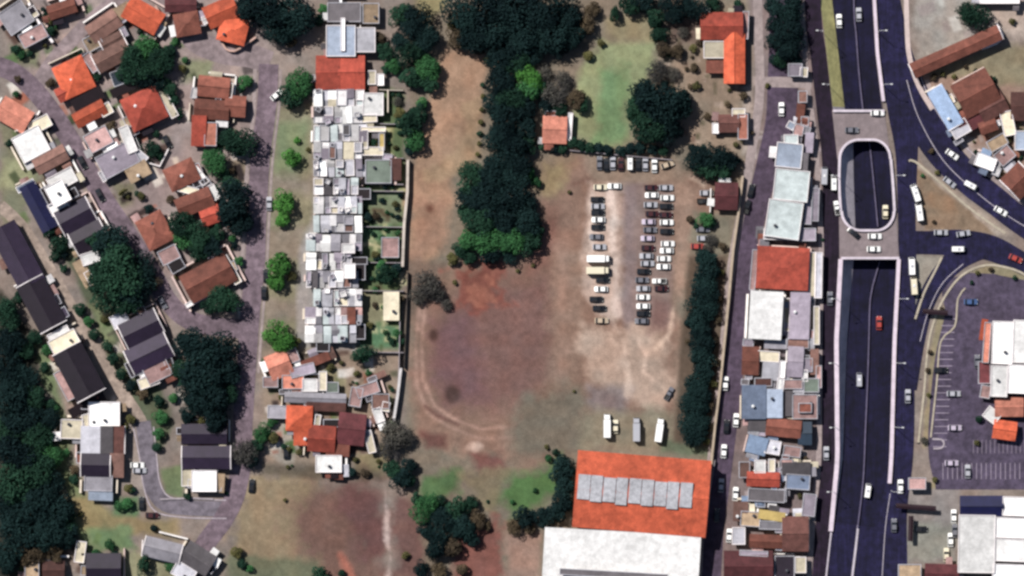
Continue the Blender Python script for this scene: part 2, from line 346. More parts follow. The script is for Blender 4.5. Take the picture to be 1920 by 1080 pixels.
 ('p', (150, 152, 138), 8, 12, .7, [(1700, 980), (1790, 980), (1790, 1050), (1700, 1050)]),
 ('p', (158, 146, 110), 3, 3, .9, [(1758, 882), (1775, 882), (1775, 915), (1745, 915)]),
 ('l', (232, 214, 202), 4, 8, .95, 8, [(1142, 352), (1150, 400), (1148, 470)]),
 ('l', (222, 202, 190), 4, 8, .8, 5, [(1150, 470), (1156, 520), (1152, 560), (1158, 590)]),
 ('l', (222, 204, 192), 4, 6, .8, 4, [(1110, 352), (1112, 400), (1110, 470)]),
 ('l', (214, 190, 168), 5, 8, .7, 5, [(1290, 330), (1320, 345)]),
 ('p', (196, 178, 172), 4, 4, .9, [(1412, 145), (1520, 148), (1520, 166), (1412, 162)]),
 ('p', (200, 188, 178), 5, 5, .8, [(1395, 160), (1412, 160), (1405, 280), (1392, 290)]),
]
_pr = random.Random(21)
def _patches(n, x0, x1, y0, y1, cols, ang, smax=26):
    for _ in range(n):
        x = _pr.uniform(x0, x1); y = _pr.uniform(y0, y1); w_ = _pr.uniform(6, smax * 1.1); h_ = _pr.uniform(4, smax * .5); a = math.radians(ang + _pr.choice([0, 90]) + _pr.uniform(-6, 6))
        q = [(x + (sx * w_ * math.cos(a) - sy * h_ * math.sin(a)) / 2, y + (sx * w_ * math.sin(a) + sy * h_ * math.cos(a)) / 2) for sx, sy in ((-1, -1), (1, -1), (1, 1), (-1, 1))]
        COVER.append(('p', _pr.choice(cols), 2.5, 3, _pr.uniform(.7, 1), q))
_yard = [(236, 228, 220), (216, 200, 190), (240, 234, 222), (96, 74, 66), (66, 78, 52), (50, 42, 44), (182, 164, 156), (168, 104, 84), (224, 208, 190), (84, 106, 64), (104, 124, 78), (92, 118, 74), (60, 50, 50)]
_patches(110, 10, 340, 10, 420, _yard, -28, 44); _patches(50, 330, 480, 120, 600, _yard, -20, 38); _patches(34, 90, 340, 560, 760, _yard, 62)
_patches(30, 590, 690, 170, 655, [(220, 216, 216), (190, 186, 190), (90, 80, 88), (236, 230, 226)], 0, 16); _patches(60, 684, 756, 165, 655, [(196, 196, 150), (84, 104, 66), (90, 78, 60), (180, 170, 140), (100, 128, 88)], 0, 22)
_patches(80, 495, 740, 655, 860, _yard, -8, 34); _patches(130, 1395, 1545, 200, 1080, [(210, 198, 200), (180, 164, 168), (90, 66, 72), (120, 90, 90), (66, 56, 70), (224, 214, 206)], 2, 20)
_patches(50, 1790, 1920, 180, 330, _yard, -28); _patches(40, 1250, 1395, 60, 280, [(120, 96, 84), (190, 172, 156), (84, 66, 58), (96, 92, 70)], 0, 24)
_patches(10, 1715, 1860, 5, 110, [(206, 206, 200), (190, 188, 180), (160, 150, 146)], -20, 40); _patches(16, 20, 240, 1010, 1080, _yard, 20)
def cover(X, Y):
    n1 = vnoise(X, Y, 14, 1) - .5; n2 = vnoise(X, Y, 34, 2) - .5; n3 = vnoise(X, Y, 6, 3) - .5; n4 = vnoise(X, Y, 80, 7) - .5
    wob = n1 * .7 + n2 * 1.2 + n3 * .35
    out = np.zeros(X.shape + (3,)); out[:] = col(*BASE)
    for it in COVER:
        k, c, fe, wb, st = it[:5]
        pts = it[5] if k == 'p' else it[6] if k == 'l' else [(it[5] - it[7], it[6] - it[8]), (it[5] + it[7], it[6] + it[8])]
        mg = fe + wb * 1.3 + (it[5] if k == 'l' else 0) + 8; px_ = [p[0] for p in pts]; py_ = [p[1] for p in pts]
        r0, r1 = np.searchsorted(Y[:, 0], [min(py_) - mg, max(py_) + mg]); c0, c1 = np.searchsorted(X[0], [min(px_) - mg - 40, max(px_) + mg + 40])
        sl = (slice(r0, r1), slice(c0, c1)); x_ = X[sl]; y_ = Y[sl]
        if not x_.size: continue
        if k == 'p': d = sdist(x_, y_, it[5])
        elif k == 'l': d = it[5] - ldist(x_, y_, it[6])
        else: d = (1 - np.hypot((x_ - it[5]) / it[7], (y_ - it[6]) / it[8])) * min(it[7], it[8])
        a = np.clip((d + wob[sl] * wb) / fe * .5 + .5, 0, 1) * st
        out[sl] = out[sl] * (1 - a[..., None]) + np.array(col(*c)) * a[..., None]
    # worn, patchy cover at several sizes
    f = 1 + n1 * .22 + n2 * .2 + n3 * .2 + n4 * .15
    out *= f[..., None]
    g = (vnoise(X, Y, 22, 9) - .5)[..., None] * np.array([.10, -.02, -.08]); out *= 1 + g
    out = (out * .93 + out.mean(-1, keepdims=True) * .07) * np.array([1.03, 1, 1])
    return np.clip(out, .01, .8)
xs = list(range(-60, 1985, 3)); xs = [-9000, -4500, -2000, -900, -400, -180] + xs + [2100, 2400, 3000, 4500, 7000, 11000]
xs = sorted((set(xs) - {1664, 1666, 1564, 1566}) | {1565, 1665}); xs = np.array(xs, float)
ys = np.array([-9000, -4500, -2000, -1000, -400, -180] + list(range(-60, 1145, 3)) + [1250, 1500, 2200, 3600, 6000, 10000], float)
iL = int(np.where(xs == 1565)[0][0]); iR = int(np.where(xs == 1665)[0][0])
Xg, Yg = np.meshgrid(xs, ys)
for r, y in enumerate(ys):
    yy = min(max(y, -400), 1000); Xg[r] = np.interp(xs, [-9000, 1400, 1565, 1665, 1800, 11000], [-9000, 1400, Lx(yy), Rx(yy), 1800, 11000])
cg = cover(Xg, Yg); nx = len(xs); ny = len(ys)
gv = np.stack([(Xg - 960) * S, (540 - Yg) * S, np.zeros_like(Xg)], -1).reshape(-1, 3)
gf = []
for r in range(ny - 1):
    hole = -400 <= ys[r] < 1000
    for c in range(nx - 1):
        if hole and iL <= c < iR: continue
        a = r * nx + c; gf.append((a, a + nx, a + nx + 1, a + 1))
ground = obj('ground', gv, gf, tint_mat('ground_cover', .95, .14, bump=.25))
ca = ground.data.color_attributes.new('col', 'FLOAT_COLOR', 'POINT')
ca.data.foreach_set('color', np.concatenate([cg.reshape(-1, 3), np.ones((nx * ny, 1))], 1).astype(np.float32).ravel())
tag(ground, kind='structure')

# ---------------------------------------------------------------- roads
def asph(key, r, g, b, amt=.16, k=None):
    m = mat(key, col(r, g, b, k), .9, .25, amt); n = m.node_tree; L = n.links.new; b_ = n.nodes['Principled BSDF']
    src = b_.inputs['Base Color'].links[0].from_socket
    for vec, am in (((1.6, .05, 1), .2 if r < 60 else 0), ((.12, .12, 1), .12), ((.5, .5, 1), .14)):       # wheel-worn streaks along the carriageway, resurfaced stretches
        g = n.nodes.new('ShaderNodeNewGeometry'); mu = n.nodes.new('ShaderNodeVectorMath'); mu.operation = 'MULTIPLY'; mu.inputs[1].default_value = vec; L(g.outputs['Position'], mu.inputs[0])
        t = n.nodes.new('ShaderNodeTexNoise'); t.inputs['Scale'].default_value = 1; t.inputs['Detail'].default_value = 3; L(mu.outputs[0], t.inputs['Vector'])
        mr = n.nodes.new('ShaderNodeMapRange'); mr.inputs[1].default_value = .35; mr.inputs[2].default_value = .65; mr.inputs[3].default_value = 1 - am; mr.inputs[4].default_value = 1 + am * 1.3; L(t.outputs[0], mr.inputs[0])
        sc2 = n.nodes.new('ShaderNodeVectorMath'); sc2.operation = 'SCALE'; L(src, sc2.inputs[0]); L(mr.outputs[0], sc2.inputs['Scale']); src = sc2.outputs[0]
    L(src, b_.inputs['Base Color']); return m
A_res = asph('worn_asphalt', 128, 111, 121, .24); A_res2 = asph('pale_concrete_road', 152, 136, 138); A_west = asph('street_asphalt', 88, 74, 92, .26)
A_hw = asph('new_asphalt', 32, 29, 62, .4); A_hw2 = asph('old_asphalt', 36, 24, 42, .35); A_lot = asph('parking_asphalt', 86, 76, 96, .26)
A_path = asph('path_concrete', 172, 154, 142, .2); M_conc = mat('concrete', col(186, 176, 182), .9, .5, .2); M_pav = mat('pavement_slabs', col(176, 160, 158), .9, .6, .25)
M_white = mat('white_paint', col(215, 205, 215), .8, .8, .2); M_kerb = mat('kerb_stone', col(196, 184, 192), .9, .9, .2)
def road(name, pts, w_, z, m): return tag(ribbon(name, pts, w_, z, m), kind='structure')
road('road', [(-60, 120), (0, 125), (45, 150), (90, 200), (140, 275), (190, 365), (240, 440), (285, 510), (315, 565), (355, 600), (405, 612), (465, 618)], 36, .04, A_res)
road('road', [(504, 120), (500, 200), (488, 300), (482, 400), (478, 500), (468, 600), (461, 700), (455, 800), (452, 870), (440, 930), (418, 975), (385, 1020), (340, 1100)], 37, .06, A_res)
road('road', [(300, -40), (340, 40), (370, 78), (420, 98), (470, 105), (506, 118)], 44, .02, A_res2)
road('road', [(62, 175), (95, 120), (130, 80), (175, 35), (250, -20)], 27, .03, A_res2)
road('road', [(0, 385), (45, 430), (95, 510), (150, 605), (200, 690), (240, 752), (268, 800), (276, 860), (284, 915), (305, 942), (350, 952), (430, 955)], 23, .03, A_path)
road('road', [(268, 790), (278, 860), (286, 915), (310, 945), (350, 952), (436, 955)], 29, .05, asph('lane_asphalt', 128, 120, 130, .2))
road('road', [(1470, -60, 56), (1470, 60, 56), (1468, 160, 58), (1462, 230, 54), (1440, 310, 44), (1417, 400, 40), (1398, 510, 38), (1382, 620, 38), (1372, 720, 38), (1358, 840, 38), (1345, 950, 36), (1338, 1010, 36), (1332, 1120, 36)], 40, .04, A_west)
road('pavement', [(478, 130), (476, 200), (465, 300), (458, 400), (454, 500), (446, 575)], 7, .07, M_pav)
road('pavement', [(526, 130), (523, 200), (511, 300), (505, 400), (500, 500), (492, 600), (484, 700)], 5, .07, M_pav)
road('pavement', [(60, 205), (112, 288), (160, 372), (208, 440), (252, 510)], 8, .06, M_pav)
for lab_, pp_ in (('pale kerb along the outer side of the south-west lane bend', [(250, 800), (262, 860), (270, 915), (290, 958), (345, 970), (425, 972)]), ('pale kerb along the inner side of the south-west lane bend', [(288, 800), (294, 860), (300, 905), (318, 932), (360, 935), (424, 938)])):
    mb = MB(); strip_solid(mb, pp_, 2.4, 0, .16, 10); tag(mb.build('kerb', M_kerb), lab_, 'kerb', 'kerbs of the south-west lane')
# pale strip beside it
road('pavement', [(1418, -60), (1422, 60), (1424, 180), (1408, 290), (1390, 400), (1372, 500), (1362, 600), (1353, 700), (1342, 800), (1330, 900), (1322, 1000), (1316, 1100)], 17, .03, M_pav)
road('frontage_road', [(1516, -400), (1524, 0), (1534, 100), (1546, 205), (1556, 300), (1558, 400), (1560, 520), (1554, 640), (1554, 860), (1546, 960), (1538, 1080), (1530, 1250)], 30, .05, A_hw2)
road('pavement', [(1500, -60), (1506, 60), (1514, 160), (1528, 260), (1535, 360), (1540, 480), (1537, 640), (1535, 860), (1525, 960), (1516, 1100)], 10, .07, M_pav)
# right frontage road and the curved branches
road('frontage_road', [(1652, -400), (1664, 0, 46), (1674, 100, 50), (1694, 205, 60), (1700, 290, 42), (1700, 400, 34), (1702, 520, 32), (1696, 640, 36), (1694, 760, 42), (1690, 860, 44), (1676, 960, 50), (1668, 1080, 66), (1664, 1250, 60)], 40, .05, A_hw)
road('branch_road', [(1668, 0, 40), (1684, 100, 52), (1714, 190, 66), (1760, 275, 62), (1815, 335, 56), (1868, 378, 52), (1930, 425, 50), (2050, 500, 50)], 50, .09, A_hw)
road('branch_road', [(1684, 455, 46), (1740, 455, 44), (1800, 456, 50), (1860, 466, 48), (1930, 500, 40), (2050, 560, 40)], 44, .07, A_hw)
road('branch_road', [(1850, 462, 40), (1800, 482, 44), (1762, 520, 38), (1735, 570, 34), (1718, 640, 32), (1704, 730, 30)], 34, .11, A_hw)
road('parking_lot', [(1870, 515, 10), (1868, 530, 190), (1866, 600, 190), (1848, 700, 196), (1838, 840, 196), (1838, 905, 170), (1838, 918, 168)], 180, .03, A_lot)
road('pavement', [(1698, -60), (1701, 60), (1706, 110), (1722, 160), (1748, 205)], 9, .12, mat('pale_kerb', col(225, 205, 200), .9, .7, .15))
road('pavement', [(1416, 154, 18), (1470, 154, 20), (1522, 157, 18)], 18, .06, M_pav)
road('pavement', [(1735, 150), (1755, 195), (1800, 260), (1850, 325), (1905, 372), (1960, 410)], 12, .06, M_pav)
# underpass floor, end wall, bank and side walls
def surf(name, rows, m, kind='structure', parent=None):
    v = []; f = []; k = len(rows[0])
    for r_ in rows: v += r_
    for i in range(len(rows) - 1):
        for j in range(k - 1):
            a = i * k + j; f.append((a, a + k, a + k + 1, a + 1))
    o = obj(name, v, f, m, parent)
    if kind: tag(o, kind=kind)
    return o
yy = list(range(-400, 1001, 20)); BW = lambda y: float(np.interp(y, [-400, 205, 262, 430, 485, 640, 800, 1000], [25, 24, 29, 30, 26, 21, 13, 3]))
surf('underpass_road', [[P(Lx(y) + BW(y) - 1, y, Zf(y)), P((Lx(y) + BW(y) + Rx(y)) / 2, y, Zf(y)), P(Rx(y) + .5, y, Zf(y))] for y in yy], asph('underpass_asphalt', 20, 18, 46, .4))
yb = [y for y in yy if y <= 210]; yc = [y for y in yy if y >= 200]
surf('grass_bank', [[P(Lx(y) - .2 + BW(y) * t / 6, y, (Zf(y)) * (t / 6) + .02) for t in range(7)] for y in yb], mat('dry_grass', col(206, 198, 136, .9), .95, .6, .25))
surf('concrete_bank', [[P(Lx(y) - .2 + BW(y) * t / 2, y, Zf(y) * t / 2 + .01) for t in range(3)] for y in yc], mat('bank_concrete', col(196, 188, 196, .75), .9, .35, .2))
wl = surf('retaining_wall', [[P(Rx(y) + .5, y, 0), P(Rx(y) + .3, y, Zf(y))] for y in yy], mat('wall_concrete', col(120, 104, 112), .9, .5, .3), None)
wl['label'] = 'concrete retaining wall down the eastern side of the sunken highway'; wl['category'] = 'retaining wall'
def parapet(label, pts, w_, z0, h, m=M_kerb, name='parapet_wall', cat='wall', group=None, smooth=True):
    mb = MB(); strip_solid(mb, pts, w_, z0, h, 10, smooth); o = mb.build(name, m); return tag(o, label, cat, group)
parapet('pale parapet along the eastern edge of the sunken highway, north of the overpass', [(Rx(y) + 2, y) for y in range(-380, 206, 30)], 6, 0, .95, mat('pale_parapet', col(222, 206, 218, .7), .9, .6, .15))
parapet('white parapet along the eastern edge of the sunken highway, south of the overpass', [(Rx(y) + 1, y) for y in range(486, 931, 30)], 7, 0, .95, mat('pale_parapet', col(222, 206, 218, .7), .9, .6, .15))
parapet('low pale parapet along the western edge of the sunken highway', [(Lx(y) - 1, y) for y in range(486, 1001, 30)], 8, 0, .9, mat('pale_parapet', col(222, 206, 218, .7), .9, .6, .15))
# lane lines on the sunken road
def line_on_floor(xf, ys_, w_, m, name='lane_marking'):
    surf(name, [[P(xf(y) - w_ / 2, y, Zf(y) + .02), P(xf(y) + w_ / 2, y, Zf(y) + .02)] for y in ys_], m)
M_div = mat('median_concrete', col(120, 112, 140), .9, .5, .25)
mb = MB()
mid = [(1600, -300), (1603, 0), (1607, 60), (1613, 140), (1620, 205)]
def barrier(label, pts, w_=2.6, h=.8):
    mb = MB(); ln = smooth_line(pts, 14); ns = offs(ln); b = 0
    for p, n in zip(ln, ns):
        z = Zf(p[1])
        for s_, zz in ((-1, -.02), (1, -.02), (.5, h), (-.5, h)):
            q = p[:2] + n * w_ / 2 * s_; mb.v.append(tuple(P(q[0], q[1], z + zz)))
    for i in range(len(ln) - 1):
        a = 4 * i; c = a + 4; mb.f += [(a, c, c + 3, a + 3), (a + 1, a + 2, c + 2, c + 1), (a + 3, c + 3, c + 2, a + 2)]
    return tag(mb.build('road_barrier', M_div), label, 'barrier', 'concrete barriers in the underpass')
barrier('grey concrete median barrier of the sunken highway north of the overpass', mid)
barrier('grey concrete median barrier of the sunken highway inside the oval opening', [(1632, 265), (1636, 300), (1642, 360), (1648, 425)])
barrier('long grey median barrier of the sunken highway south of the overpass', [(1652, 488), (1643, 520), (1634, 560), (1631, 640), (1628, 720), (1624, 800), (1619, 900), (1608, 990)])
# surface road south of the ramp
road('highway', [(1612, 985), (1600, 1080), (1585, 1250)], 126, .03, asph('ramp_asphalt', 30, 27, 60, .4))
for nm, pts, w_ in (('lane_marking', [(1571, 860), (1566, 930), (1558, 1000), (1549, 1080), (1536, 1200)], 3), ('lane_marking', [(1609, 985), (1604, 1030), (1598, 1080), (1588, 1180)], 4),
                    ('lane_marking', [(1669, 925), (1660, 990), (1654, 1080)], 1.2), ('lane_marking', [(1722, 130), (1745, 190), (1790, 255), (1850, 310), (1930, 372)], 1.3),
                    ('lane_marking', [(1700, 150), (1722, 220), (1768, 300), (1830, 360), (1890, 405), (1940, 435)], 1.3), ('lane_marking', [(1725, 640), (1742, 580), (1768, 530), (1806, 495)], 1.3)):
    road(nm, pts, w_, .15, M_white)
# white kerb lines round the islands and along the branches
for lab, pts, w_ in (('white kerb along the small triangular island beside the buses', [(1766, 482), (1752, 510), (1732, 550), (1716, 598)], 4),
                     ('pale kerb round the dry grass triangle between the branch roads', [(1704, 302), (1716, 303), (1760, 340), (1820, 392), (1885, 438)], 4),
                     ('cream kerb curving round the verge of the parking lot', [(1722, 830), (1732, 740), (1740, 650), (1752, 600), (1772, 555), (1805, 515), (1850, 497), (1900, 505), (1930, 520)], 4),
                     ('inner cream kerb between the verge and the parking lot', [(1745, 820), (1756, 720), (1764, 640), (1790, 612), (1796, 560), (1810, 540)], 3)):
    parapet(lab, pts, w_, 0, .18, mat('cream_kerb', col(202, 190, 170), .9, .8, .2), 'kerb', 'kerb', 'kerbs at the junction')
# parking bay lines
mbp = MB()
for i in range(20):
    y = 598 + i * 12.6; x0 = 1766 - (y - 598) * .07
    a = P(x0, y); mbp.box(a.x, a.x + 4.6, a.y - .11, a.y + .11, .03, .075)
for i in range(17):
    a = P(1768 + i * 9, 868); mbp.box(a.x - .1, a.x + .1, a.y - 5.5, a.y, .03, .075)
for i in range(14):
    a = P(1825 + i * 8, 825); mbp.box(a.x - .06, a.x + .06, a.y - 4.5, a.y, .03, .075)
tag(mbp.build('parking_markings', mat('faded_bay_paint', col(186, 172, 190), .9, .8, .2)), kind='structure')

# ---------------------------------------------------------------- overpasses
M_deck = mat('deck_surface', col(150, 136, 138), .9, .4, .2); M_deckedge = mat('deck_concrete', col(222, 210, 220, .66), .9, .6, .15)
def overpass(label, poly, rails, loc):
    r_ = empty('overpass', P(*loc)); tag(r_, label, 'overpass', 'overpasses across the sunken highway')
    mb = MB(); mb.prism([tuple((P(x, y) - P(*loc))[:2]) for x, y in poly], -.9, .14); mb.build('deck', M_deck, r_)
    for rl in rails:
        m2 = MB(); strip_solid(m2, rl, 4.5, .14, 1.0, 8, True); ox = P(*loc); m2.v = [(v[0] - ox.x, v[1] - ox.y, v[2]) for v in m2.v]; m2.build('parapet', M_deckedge, r_)
    return r_
def arc(cx, cy, rx, ry, a0, a1, n=8): return [(cx + rx * math.cos(math.radians(a0 + (a1 - a0) * i / n)), cy + ry * math.sin(math.radians(a0 + (a1 - a0) * i / n))) for i in range(n + 1)]
top = arc(1610, 298, 36, 36, 180, 270) + arc(1636, 298, 33, 36, 270, 360)
bot = arc(1642, 396, 34, 36, 0, 90) + arc(1614, 396, 36, 36, 90, 180)
overpass('northern overpass with the rounded end of the oval opening', [(1560, 206), (1658, 206), (1670, 298)] + top[::-1] + [(1570, 298)], [[(1562, 208), (1610, 208), (1658, 208)], top], (1615, 235))
overpass('southern overpass between the oval opening and the long cutting', [(1574, 486), (1686, 486), (1680, 396)] + bot + [(1573, 396)], [[(1577, 484), (1630, 484), (1686, 484)], bot], (1628, 458))
parapet('pale parapet on the western rim of the oval opening', [(1574, 298), (1573, 345), (1576, 396)], 4.5, .0, 1.0, M_deckedge)
parapet('pale parapet on the eastern rim of the oval opening', [(1670, 298), (1674, 345), (1677, 396)], 4.5, .0, 1.0, M_deckedge)

# ---------------------------------------------------------------- buildings
RC = {  # roof colours as sunlit display colours
 'orange': (214, 102, 72), 'salmon': (228, 148, 126), 'red': (184, 84, 68), 'rust': (148, 90, 76), 'brown': (144, 108, 98), 'dbrown': (112, 74, 68),
 'maroon': (116, 62, 66), 'navy': (26, 28, 70), 'dark': (44, 34, 48), 'purple': (56, 44, 66), 'white': (250, 248, 246), 'cream': (228, 216, 190), 'light': (200, 198, 206),
 'grey': (160, 156, 164), 'lilac': (176, 164, 178), 'dgrey': (112, 106, 110), 'tan': (186, 160, 132), 'pink': (206, 166, 162), 'blue': (134, 148, 174), 'lblue': (178, 190, 210),
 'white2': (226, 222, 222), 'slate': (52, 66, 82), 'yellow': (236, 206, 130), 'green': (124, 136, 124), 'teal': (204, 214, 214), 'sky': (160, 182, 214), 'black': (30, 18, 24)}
TILE = {'orange', 'salmon', 'red', 'rust', 'brown', 'dbrown', 'maroon', 'tan', 'pink'}
def roofmat(c, var=0):
    r, g, b = RC[c]; k = 1 + (0 if c == 'teal' else [0, -.1, .1, -.18][var % 4])
    light = min(RC[c]) > 185
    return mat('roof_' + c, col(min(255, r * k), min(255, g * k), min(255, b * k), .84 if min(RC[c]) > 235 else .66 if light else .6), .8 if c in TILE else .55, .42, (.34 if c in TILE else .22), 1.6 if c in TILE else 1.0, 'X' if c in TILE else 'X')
M_wall = [mat('plaster', col(*c), .9, .4, .2) for c in ((210, 200, 188), (190, 176, 160), (176, 168, 170), (206, 190, 160))]
M_trim = mat('roof_edge', col(240, 232, 232, .8), .8, .6, .12); M_glass = mat('window_glass', (.03, .04, .05), .12, 1, .1); M_door = mat('door_wood', (.10, .06, .04), .6, 2, .3)
M_tank = mat('tank_plastic', (.05, .05, .06), .5, 1, .1); M_cool = mat('painted_steel', (.6, .6, .6), .4, 1, .1)
def RISE(w, h): return min(w, h) * (.17 if min(w, h) < 13 else .07)
def roof_mesh(t, w, h, z, o=.35):
    """roof over a w x h metre footprint; wall top at z"""
    X = w / 2 + o; Y = h / 2 + o; mb = MB(); rise = RISE(w, h)
    if t == 'gable':
        e = z - .05; mb.v = [(-X, -Y, e), (X, -Y, e), (X, Y, e), (-X, Y, e), (-X, 0, e + rise + .1), (X, 0, e + rise + .1), (-X, -Y, e - .18), (X, -Y, e - .18), (X, Y, e - .18), (-X, Y, e - .18)]
        mb.f = [(0, 1, 5, 4), (2, 3, 4, 5), (0, 4, 3, 9, 6), (1, 7, 8, 2, 5), (6, 7, 1, 0), (8, 9, 3, 2), (6, 9, 8, 7)]
    elif t == 'hip':
        e = z - .05; k = min(w, h) / 2
        if w >= h: r1, r2 = (-X + k + o, 0), (X - k - o, 0)
        else: r1, r2 = (0, -Y + k + o), (0, Y - k - o)
        zz = e + rise * 1.15
        mb.v = [(-X, -Y, e), (X, -Y, e), (X, Y, e), (-X, Y, e), (r1[0], r1[1], zz), (r2[0], r2[1], zz), (-X, -Y, e - .18), (X, -Y, e - .18), (X, Y, e - .18), (-X, Y, e - .18)]
        if w >= h: mb.f = [(0, 1, 5, 4), (1, 2, 5), (2, 3, 4, 5), (3, 0, 4)]
        else: mb.f = [(0, 1, 4), (1, 2, 5, 4), (2, 3, 5), (3, 0, 4, 5)]
        mb.f += [(6, 7, 1, 0), (7, 8, 2, 1), (8, 9, 3, 2), (9, 6, 0, 3), (6, 9, 8, 7)]
    elif t == 'shed':
        mb.v = [(-X, -Y, z - .05), (X, -Y, z - .05), (X, Y, z + .1 + h * .09), (-X, Y, z + .1 + h * .09)]; mb.v += [(a, b, c - .2) for a, b, c in mb.v]
        mb.f = [(0, 1, 2, 3), (4, 7, 6, 5), (0, 4, 5, 1), (1, 5, 6, 2), (2, 6, 7, 3), (3, 7, 4, 0)]
    else:
        mb.box(-w / 2 - .04, w / 2 + .04, -h / 2 - .04, h / 2 + .04, z, z + .14)
    return mb
hb = random.Random(11)
def piece(parent, org, cx, cy, w, h, ang, t, c, z, extra, idx):
    W = w * S; H = h * S; a = -math.radians(ang); p = P(cx, cy) - org; rz = a
    def put(mb, name, m, par=parent, local=None, p_=p, r=rz):
        o = mb.build(name, m, par)
        if par is parent: o.location = (p_.x, p_.y, 0); o.rotation_euler = (0, 0, r)
        return o
    ins = .1 if t == 'flat' else .35
    mb = MB()
    if t == 'gable':
        X = W / 2 - .2; Y = H / 2 - .2; rr = RISE(W, H) * (Y / (H / 2 + .35))
        mb.prism([(-X, -Y), (X, -Y), (X, Y), (-X, Y)], 0, z - .25)
        b = len(mb.v); mb.v += [(-X, -Y, z - .25), (X, -Y, z - .25), (X, Y, z - .25), (-X, Y, z - .25), (-X, 0, z - .22 + rr), (X, 0, z - .22 + rr)]; mb.f += [(b, b + 4, b + 3), (b + 1, b + 2, b + 5)]
    else: mb.box(-W / 2 + .2, W / 2 - .2, -H / 2 + .2, H / 2 - .2, 0, z - .01)
    wl_ = put(mb, 'wall', M_wall[idx % 4])
    rf = put(roof_mesh(t, W, H, z), 'roof', roofmat(c, idx))
    if t == 'flat' or 'e' in extra:      # parapet or pale verge boards standing proud of the roof
        m3 = MB(); zt = z + .45 if t == 'flat' else z + .35; th = .22 if t == 'flat' else .3
        if t == 'flat':
            m3.box(-W / 2 - .05, W / 2 + .05, H / 2 - .02, H / 2 - .02 + th, z - .3, zt); m3.box(-W / 2 - .05, W / 2 + .05, -H / 2 + .02 - th, -H / 2 + .02, z - .3, zt)
            m3.box(-W / 2 - .05 - th, -W / 2 - .05, -H / 2 + .02 - th, H / 2 - .02 + th, z - .3, zt); m3.box(W / 2 + .05, W / 2 + .05 + th, -H / 2 + .02 - th, H / 2 - .02 + th, z - .3, zt)
        else:
            rise = RISE(W, H) if t == 'gable' else 0
            for sx in (-1, 1):
                if sx == 1: put(m3, 'verge_board', M_trim); m3 = MB()
                x0 = sx * (W / 2 + .36); x1 = x0 + sx * .28; b = len(m3.v); Y = H / 2 + .4
                for x in (x0, x1): m3.v += [(x, -Y, z - .5), (x, Y, z - .5), (x, Y, z + .2), (x, 0, z + .32 + rise), (x, -Y, z + .2)]
                m3.f += [(b, b + 1, b + 2, b + 3, b + 4), (b + 9, b + 8, b + 7, b + 6, b + 5)] + [(b + i, b + 5 + i, b + 5 + (i + 1) % 5, b + (i + 1) % 5) for i in range(5)]
        put(m3, 'parapet' if t == 'flat' else 'verge_board', M_trim if (t != 'flat' or 'e' in extra or c in ('white', 'cream', 'light', 'teal', 'lblue')) else roofmat('light'))
    if t in ('gable', 'hip') and max(W, H) > 6:
        m4 = MB(); rise = RISE(W, H)
        if t == 'gable': L0, L1, zz = (-W / 2 - .3, 0), (W / 2 + .3, 0), z + .05 + rise
        else:
            k = min(W, H) / 2; zz = z - .05 + rise * 1.15
            L0, L1 = ((-W / 2 + k - .1, 0), (W / 2 - k + .1, 0)) if W >= H else ((0, -H / 2 + k - .1), (0, H / 2 - k + .1))
        if abs(L1[0] - L0[0]) + abs(L1[1] - L0[1]) > .8:
            m4.cyl((L0[0], L0[1], zz), (L1[0], L1[1], zz), .13, .13, 6)
            cap_ = m4.build('ridge_cap', roofmat(c, idx + 1), rf)
    if 's' in extra:                     # rooflights across the roof, as a row of panes
        m5 = MB(); n = 9; zz = z + .05 + RISE(W, H)
        for i in range(n):
            x = -W / 2 + .5 + i * (W - 5.6) / n; m5.box(x, x + (W - 5.6) / n - (.2, .35, .22, .5)[i % 4], -H * .13 - (0, .5, .2, .9)[i % 4], H * .2 - (0, 0, .4, .1)[i % 4], zz - .9, zz + .12 + .03 * (i % 3))
        m5.build('rooflight', mat('rooflight_sheet', col(190, 190, 196, .6), .5, .8, .3), rf)
    rr_ = random.Random(int(cx * 7 + cy * 13))
    if t != 'gable' and W > 4 and H > 4 and rr_.random() < .55:
        m6 = MB(); x, y = rr_.uniform(-.3, .3) * W, rr_.uniform(-.3, .3) * H; zb = z + (.14 if t == 'flat' else .5)
        m6.cyl((x, y, zb - .5), (x, y, zb + 1.0), .55, .52, 12); m6.cyl((x, y, zb + 1.0), (x, y, zb + 1.2), .5, .2, 12); m6.build('water_tank', M_tank if rr_.random() < .6 else M_cool, rf)
    return W, H, p, rz
def openings(parent, W, H, p, rz, z, idx, blank=False):
    r2 = empty('x'); bpy.data.objects.remove(r2)
    def one(name, x, y, horiz, w_, h_, zb, m):
        mb = MB()
        if horiz: mb.box(-w_ / 2, w_ / 2, -.04, .04, 0, h_)
        else: mb.box(-.04, .04, -w_ / 2, w_ / 2, 0, h_)
        o = mb.build(name, m, parent); q = Vector((x, y, 0)); q.rotate(__import__('mathutils').Euler((0, 0, rz))); o.location = (p.x + q.x, p.y + q.y, zb); o.rotation_euler = (0, 0, rz); return o
    hy = H / 2 - .2; hx = W / 2 - .2; wh = min(1.2, z * .4)
    n = max(1, min(4, int(W // 4)))
    for i in range(n):
        x = (i + .5) / n * W - W / 2
        one('window', x, -hy, True, min(1.4, W * .3), wh, .95, M_glass)
        if i: one('window', x, hy, True, min(1.4, W * .3), wh, .95, M_glass)
        else: one('door', x, hy, True, .95, min(2.1, z - .5), 0.02, M_door)
    one('window', hx, 0, False, min(1.3, H * .3), wh, .95, M_glass); one('window', -hx, 0, False, min(1.3, H * .3), wh, .95, M_glass)
bcount = [0]; FOOT = []
